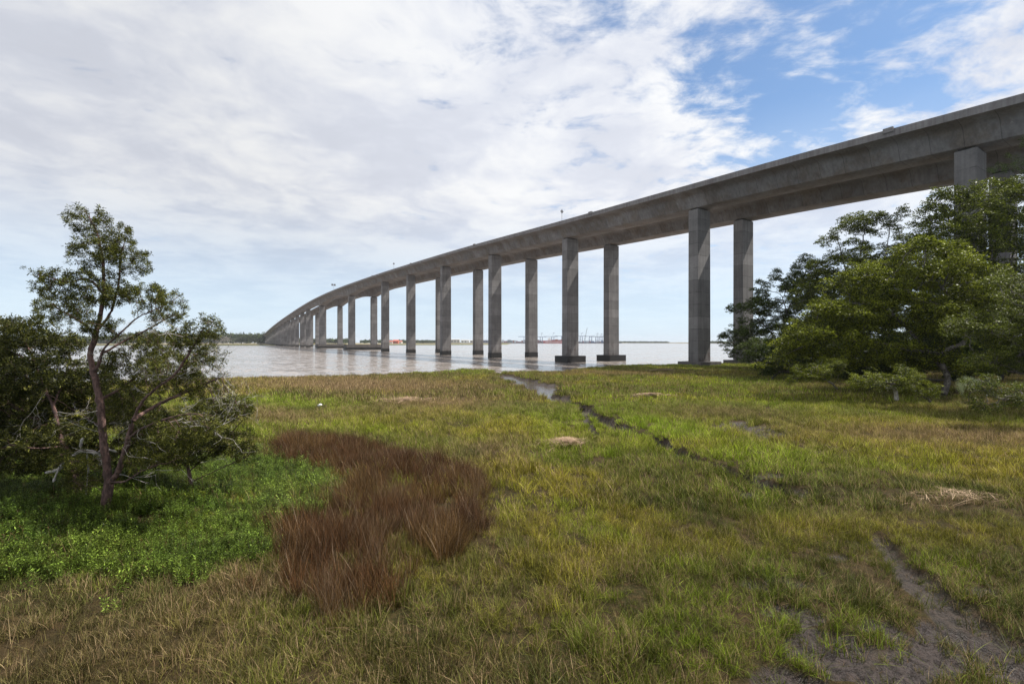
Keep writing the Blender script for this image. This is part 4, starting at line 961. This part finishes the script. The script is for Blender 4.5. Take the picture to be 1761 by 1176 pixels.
PY = 2200.0; U = PY / FPX
M['craneb'] = mat_plain('blue_crane_paint', (.05, .09, .22), .5, 0, .1, .1); M['craneg'] = mat_plain('grey_crane_paint', (.22, .27, .33), .5, 0, .1, .1)
M['red'] = mat_plain('red_hull_paint', (.34, .035, .045), .5, 0, .2, .05); M['whitep'] = mat_plain('white_paint', (.75, .75, .75), .5, 0, .1, .1); M['quay'] = mat_plain('quay_concrete', (.05, .055, .08), .8, 0, .3, .05)
land('quay', 'dark quay edge of the container port', [(sx(856, PY), PY - 12), (sx(1068, PY), PY - 12), (sx(1068, PY), PY + 140), (sx(640, PY), PY + 140)], 3.2, M['quay'])
def crane(px, boom, h, mast, label, mat='craneb'):
    x = sx(px, PY); r = empty('ship_to_shore_crane', (x, PY + 8, 3.2), label, 'crane', 'blue cranes along the container port'); f = MB()
    for a in (-6, 6):
        for b in (-9, 9): f.bar((a, b, 0), (a * .8, b, h), .75, 4)
    for b in (-9, 9): f.bar((-6, b, h * .42), (6, b, h * .42), .6, 4)
    for a in (-6, 6): f.bar((a, -9, h * .42), (a, 9, h * .42), .6, 4); f.bar((a * .8, -9, h * .96), (a * .8, 9, h * .96), .7, 4)
    f.build('portal_frame', M[mat], r)
    b = MB(); b.box((0, 0, h), (2.6, 1.0, 2.0)); b.add([(-boom * .62 * c, y, h + z) for c in (1, 0) for y in (-1.2, 1.2) for z in (0, 1.8)] , [[0, 1, 3, 2], [4, 6, 7, 5], [0, 4, 5, 1], [2, 3, 7, 6], [0, 2, 6, 4], [1, 5, 7, 3]])
    b.add([(boom * .38 * c, y, h + z) for c in (0, 1) for y in (-1.2, 1.2) for z in (0, 1.8)], [[0, 1, 3, 2], [4, 6, 7, 5], [0, 4, 5, 1], [2, 3, 7, 6], [0, 2, 6, 4], [1, 5, 7, 3]])
    b.build('boom', M[mat], r)
    if mast:
        a = MB(); a.bar((0, -1.5, h), (1.5, -1.5, mast), .5, 4); a.bar((0, 1.5, h), (1.5, 1.5, mast), .5, 4); a.bar((1.5, 0, mast), (-boom * .5, 0, h + 1.5), .22, 3); a.bar((1.5, 0, mast), (boom * .34, 0, h + 1.5), .22, 3); a.box((4, 0, mast - 1), (7, 2, 1.6)).build('mast', M['craneg'], r)
    return r
for px, bm, h, ms, lb in ((903, 52, 27, 0, 'lone crane at the left end of the port, between two bridge piers'), (931, 60, 26, 45, 'crane with a pale mast rising left of the red ship'), (951, 64, 27, 45, 'crane with a pale mast rising behind the red ship'), (968, 60, 29, 0, 'crane half hidden behind the bridge pier beside the red ship'),
                          (1000, 62, 29, 44, 'crane just right of the pier, beside the tall lattice boom'), (1016, 50, 28, 0, 'crane right of the tall lattice boom'), (1027, 56, 27, 43, 'crane with a pale mast near the right end of the port'), (1034, 50, 27, 41, 'second pale masted crane near the right end of the port'), (1046, 56, 28, 0, 'crane at the right end of the port, partly behind a pier')):
    crane(px, bm, h, ms, lb)
mc = empty('mobile_harbour_crane', (sx(1007, PY), PY + 20, 3.2), 'tall raised lattice crane boom standing highest over the port', 'crane')
f = MB(); f.box((0, 0, 0), (9, 9, 5)); f.bar((0, 0, 5), (0, 0, 22), 2.0, 6, 1.2); f.build('crane_tower', M['craneg'], mc)
f = MB()
for a, b in ((-1.3, -1.3), (1.3, -1.3), (-1.3, 1.3), (1.3, 1.3)): f.bar((a, b, 16), (11 + a * .5, b * .5, 70), .3, 4)
for k in range(12): t = k / 12; t2 = (k + 1) / 12; s_ = (-1) ** k * 1.3 * (1 - .5 * t); f.bar((11 * t + s_, -1.3, 16 + 54 * t), (11 * t2 - s_, -1.3, 16 + 54 * t2), .2, 3)
f.build('lattice_boom', M['steel'], mc)
sh = empty('cargo_ship', (sx(955, PY), PY - 34, 0), 'red hulled cargo ship moored at the container port', 'ship')
L = 62; V = [(-L, 0, 13), (-L * .93, 0, -1), (L * .9, 0, -1), (L, 0, 11), (-L * .9, 9, 12), (-L * .85, 9, -1), (L * .85, 9, -1), (L * .95, 9, 11), (-L * .9, -9, 12), (-L * .85, -9, -1), (L * .85, -9, -1), (L * .95, -9, 11)]
mesh_obj('hull', V, [[0, 1, 9, 8], [8, 9, 10, 11], [11, 10, 2, 3], [0, 4, 5, 1], [4, 7, 6, 5], [7, 3, 2, 6], [0, 8, 11, 3, 7, 4]], M['red'], sh)
f = MB(); f.box((-20, -9.3, 4.5), (58, .3, 1.8)); f.box((20, -9.3, 6.0), (26, .3, 1.4)); f.build('hull_stripe', M['whitep'], sh)
f = MB(); f.box((-30, 0, 11.5), (14, 14, 9)); f.box((-30, 0, 20.5), (9, 12, 3)); f.bar((-30, 0, 23), (-30, 0, 29), .5, 5); f.build('deckhouse', M['whitep'], sh)
boxc = [mat_plain('container_' + n_, c_, .6, 0, .15, .1) for n_, c_ in (('maroon', (.22, .04, .04)), ('rust', (.30, .09, .05)), ('blue', (.05, .09, .22)), ('white', (.5, .5, .5)), ('grey', (.16, .18, .2)))]
for k, (a, hh, ci) in enumerate(((-12, 5, 0), (2, 7.5, 1), (16, 5, 0), (30, 7.5, 0), (42, 5, 1))):
    tag(MB().box((sx(955, PY) + a, PY - 34, 11.2), (12, 14, hh), (1, 0)).build('container_stack', boxc[ci], None), None, 'container stack')
SHIPN = ['reddish container stack amidships on the red ship, next to its deckhouse', 'taller rust coloured container stack on the middle of the red ship', 'low reddish container stack forward of the middle of the red ship', 'tall reddish container stack towards the bow of the red ship', 'rust coloured container stack nearest the bow of the red ship']
for o, l in zip([o for o in COL.objects if o.name.startswith('container_stack')], SHIPN): o['label'] = l; o['group'] = 'containers on the red ship'
r = np.random.default_rng(9); lastx = None; proto = {}
for k, px in enumerate(np.concatenate([np.arange(846, 934, 3.1), np.arange(976, 1062, 3.4)])):
    ci = int(r.choice(5, p=[.34, .2, .2, .16, .1] if px < 940 else [.1, .1, .45, .15, .2])); tiers = int(r.integers(2, 6)) if px < 940 else int(r.integers(1, 5)); key = (ci, tiers)
    if key not in proto:
        f = MB(); [f.box((0, 0, t * 2.6), (7.6 if (t % 2) else 7.9, 12, 2.5)) for t in range(tiers)]; o = f.build('container_stack', boxc[ci]); proto[key] = o
    else: o = proto[key].copy(); COL.objects.link(o)
    o.location = (sx(px, PY), PY + 50 + r.uniform(-10, 30), 3.2)
    tag(o, '%s stack of shipping containers in the yard %s' % (('maroon', 'rust red', 'blue', 'pale', 'grey')[ci], 'left of the red ship' if px < 940 else 'under the right hand cranes'), 'container stack', '%s container stacks %s' % (('maroon', 'rust red', 'blue', 'pale', 'grey')[ci], 'left of the ship' if px < 940 else 'right of the ship'))
def shed(px, Y, w, d, h, roof, wm, rm, label, name='warehouse', cat='warehouse', win=True):
    b = empty(name, (sx(px, Y), Y, 1.2), label, cat)
    wl = MB().box((0, 0, 0), (w, d, h)).build('wall', wm, b)
    V = [(-w / 2 - .4, -d / 2 - .4, h + .01), (w / 2 + .4, -d / 2 - .4, h + .01), (w / 2 + .4, d / 2 + .4, h + .01), (-w / 2 - .4, d / 2 + .4, h + .01), (-w / 2 - .4, 0, h + roof), (w / 2 + .4, 0, h + roof)]
    mesh_obj('roof', V, [[0, 1, 5, 4], [3, 4, 5, 2], [0, 4, 3], [1, 2, 5], [3, 2, 1, 0]], rm, b)
    if win:
        for i in range(int(w // 12)): MB().box((-w / 2 + 6 + i * 12, -d / 2 - .12, h * .35), (5, .2, h * .3)).build('window', M['quay'], b)
M['terra'] = mat_plain('red_roof', (.42, .10, .06), .8, 0, .2, .1); M['cream'] = mat_plain('pale_wall', (.55, .52, .48), .8, 0, .1, .1); M['bluew'] = mat_plain('blue_grey_cladding', (.16, .19, .30), .7, 0, .1, .1)
for px, Y, w, h, rf, a, b_, l in ((673, 1500, 10, 6, 3, 'cream', 'terra', 'far house with a red roof, first right of the fifth pier'), (681, 1480, 16, 8, 4, 'terra', 'terra', 'larger red far house between two bridge piers'), (689, 1520, 9, 6, 3, 'cream', 'terra', 'small pale far house with a red roof beside the red one'),
                                  (783, 1900, 36, 15, 1, 'cream', 'whitep', 'first long white warehouse right of the stained pier'), (800, 1900, 32, 13, 1, 'whitep', 'whitep', 'second white warehouse, left of the blue one'), (812, 1890, 16, 12, 1, 'cream', 'whitep', 'narrow pale warehouse beside the far pier'), (836, 2000, 30, 12, 1, 'bluew', 'quay', 'blue grey warehouse between two piers'), (852, 2050, 22, 9, 1, 'cream', 'terra', 'low pale warehouse with a reddish roof by the container yard')):
    shed(px, Y, w, 16, h, rf, M[a], M[b_], l, 'house' if 'house' in l and 'warehouse' not in l else 'warehouse', 'house' if 'warehouse' not in l else 'warehouse')
# two navigation piles by the main piers
for px, l in ((593.8, 'slim white and yellow navigation pile beside the big double footing'), (540.5, 'slim white navigation pile farther along, by the second footing')):
    Y = 372 if px > 560 else 470; o = empty('navigation_pile', (sx(px, Y), Y, -1), l, 'marker'); MB().bar((0, 0, 0), (0, 0, 5), .35, 8).build('pile', M['whitep'], o); MB().bar((0, 0, 5), (0, 0, 6.2), .42, 8, .1).build('cap', mat_plain('yellow_paint', (.6, .45, .05)), o)

# ------------------------------------------------------------------ small things on the marsh
def quadstraws(n, rx, ry, h, L, w, seed, flow=.5):
    r = np.random.default_rng(seed); V = []; A = []
    a = r.uniform(0, 6.283, n); q = np.abs(r.normal(0, .48, n)) * (1 + .3 * np.sin(a * 2 + seed)); x = rx * q * np.cos(a); y = ry * q * np.sin(a); z = h * np.clip(1 - q * q, 0, 1) * r.uniform(.1, 1, n) + .10
    d = r.normal(flow, .8, n); l = L * r.uniform(.5, 1.3, n); dz = r.normal(0, .08, n)
    for i in range(n):
        u = np.array([math.cos(d[i]), math.sin(d[i]), dz[i]]) * l[i] / 2; s = np.array([-math.sin(d[i]), math.cos(d[i]), 0]) * w / 2; p = np.array([x[i], y[i], z[i]])
        m = p + np.array([0, 0, .02]); V += [p - u - s * .5, p - u + s * .5, m + s, m - s, m - s, m + s, p + u + s * .4, p + u - s * .4]; A += [r.uniform()] * 8
    return np.array(V), np.arange(len(V)).reshape(-1, 4), np.array(A)
def mat_straw():
    m, T, b = principled('dead_reed_straw'); v = T.attr('v').outputs['Fac']
    T.put(b.inputs['Base Color'], T.mix(v, (.52, .38, .24), (.22, .12, .07))); b.inputs['Roughness'].default_value = .8; return m
M['straw'] = mat_straw()
for px, py, rx, ry, n, l in ((975, 762, 1.05, 1.2, 420, 'pale mat of dead reeds lying in the grass left of the creek'), (1640, 862, 2.0, .8, 110, 'tangled mat of dead reeds at the right of the near marsh'), (700, 690, 3.0, 3.0, 260, 'broad thin mat of bleached reeds on the left middle marsh'), (1140, 637, 4.2, 1.4, 900, 'long brownish mat of reeds near the bridge footing at the water'), (1120, 681, 2.4, .8, 260, 'thin streak of dead reeds across the grass right of the creek')):
    c = W(px, py, .95); V, F, A = quadstraws(n, rx, ry, .10 + .1 * min(rx, 1.5), .75, (.009 if c[1] < 18 else .017) if c[1] < 30 else .05, int(px)); z = float(gz(c[0], c[1]))
    o = mesh_obj('reed_mat', V + np.array([0, 0, .12]), F, M['straw'], attrs={'v': ('POINT', 'FLOAT', A)}); o.location = (c[0], c[1], z); tag(o, l, 'reed mat', 'mats of dead reeds on the marsh')
# bleached stump and roots under the cedars
r = np.random.default_rng(12); st = empty('bleached_stump', tuple(AT(150, 830, 14.3)), 'bleached grey fallen stump and roots beside the old cedar trunk', 'stump'); so_ = np.array(st.location)
P, Pa, _ = limbs_to_nodes([(None, Lc((176, 800), (165, 780), (140, 775), (118, 790), (100, 806), (78, 812), Y=14.3)), (0, Lc((140, 775), (138, 762), (143, 752), Y=14.3)), (0, Lc((165, 780), (180, 772), (200, 776), Y=14.3)), (0, Lc((118, 790), (104, 800, -.2), (92, 828, -.4), Y=14.3)), (0, Lc((150, 778), (152, 800), (150, 828), (148, 850), Y=14.3))], r, .08)
Rd = .062 * (1 - .75 * np.arange(len(P)) / len(P)) * (1 + .12 * r.normal(size=len(P)))
V, F = tubes(np.array(P) - so_, np.array(Pa), Rd, r, 8, 0, .18); mesh_obj('roots', V, F, M['deadwood'], st, smooth=True)
# bleached snag and palmetto at the right grove
c = AT(1536, 676, 37.5); P, Pa, _ = limbs_to_nodes([(None, [tuple(AT(*q, 37.5)) for q in ((1524, 668), (1534, 665), (1540, 672), (1542, 688))])], r, .09)
V, F = tubes(np.array(P) - c, np.array(Pa), np.linspace(.09, .17, len(P)), r, 8, 0, .15)
o = mesh_obj('bleached_snag', V, F, M['deadwood'], smooth=True); o.location = tuple(c); tag(o, 'short curved bleached white snag hanging under the bright low bough', 'driftwood')
pm = empty('dwarf_palmetto', tuple(AT(1676, 668, 33)), 'dwarf palmetto with pale fan fronds at the foot of the right oaks', 'palmetto'); M['frond'] = mat_plain('pale_palmetto_frond', (.30, .34, .16), .45, 0, .2, 2)
for k, (az, el, s) in enumerate(((2.9, .35, 1.0), (2.2, .9, .85), (3.9, .6, .8), (.6, .6, .8), (1.3, 1.0, .75))):
    f = MB(); h = Vector((math.cos(az) * math.cos(el), math.sin(az) * math.cos(el) * .6, math.sin(el))).normalized(); sd = h.cross(Vector((0, -1, .2))).normalized(); e = h * .5 * s; f.bar((0, 0, 0), tuple(e), .014, 4)
    for j in range(15):
        a = (j - 7) / 7 * 1.25; d = (h * math.cos(a) + sd * math.sin(a)) * s * .95 * (1 - .25 * abs(j - 7) / 7); nn_ = h.cross(sd) * .03; w = d.cross(nn_).normalized() * .032
        f.add([tuple(e), tuple(e + d * .5 + w + nn_), tuple(e + d - Vector((0, 0, .12))), tuple(e + d * .5 - w + nn_)], [[0, 1, 2, 3]])
    f.build('frond', M['frond'], pm)
c = W(550, 703, 1.0); V = []; r = np.random.default_rng(3)
for i in range(7):
    for j in range(10):
        t = math.pi * i / 6; a = 2 * math.pi * j / 10; q = 1 + .18 * r.normal(); V.append((.17 * math.cos(t) * q, .09 * math.sin(t) * math.cos(a) * q, .10 * math.sin(t) * math.sin(a) * q))
o = mesh_obj('plastic_litter', V, [[i * 10 + j, i * 10 + (j + 1) % 10, (i + 1) * 10 + (j + 1) % 10, (i + 1) * 10 + j] for i in range(6) for j in range(10)], M['whitep'], smooth=True); o.location = (c[0], c[1], 1.32); o.rotation_euler = (0, -.3, .2)
tag(o, 'small bright white piece of litter caught in the grass', 'litter')

# ------------------------------------------------------------------ air
hz = MB().box((0, 3500, -2.6), (11400, 7300, 66)).build('haze', None); m = bpy.data.materials.new('haze_air'); m.use_nodes = True; T = NT(m.node_tree); T.n.clear()
pv = T.new('ShaderNodeVolumePrincipled'); pv.inputs['Color'].default_value = (.90, .94, 1, 1); pv.inputs['Density'].default_value = .00007
T.l.new(pv.outputs[0], T.new('ShaderNodeOutputMaterial').inputs['Volume']); hz.data.materials.append(m); hz['kind'] = 'stuff'; hz['label'] = 'thin pale haze over the river'
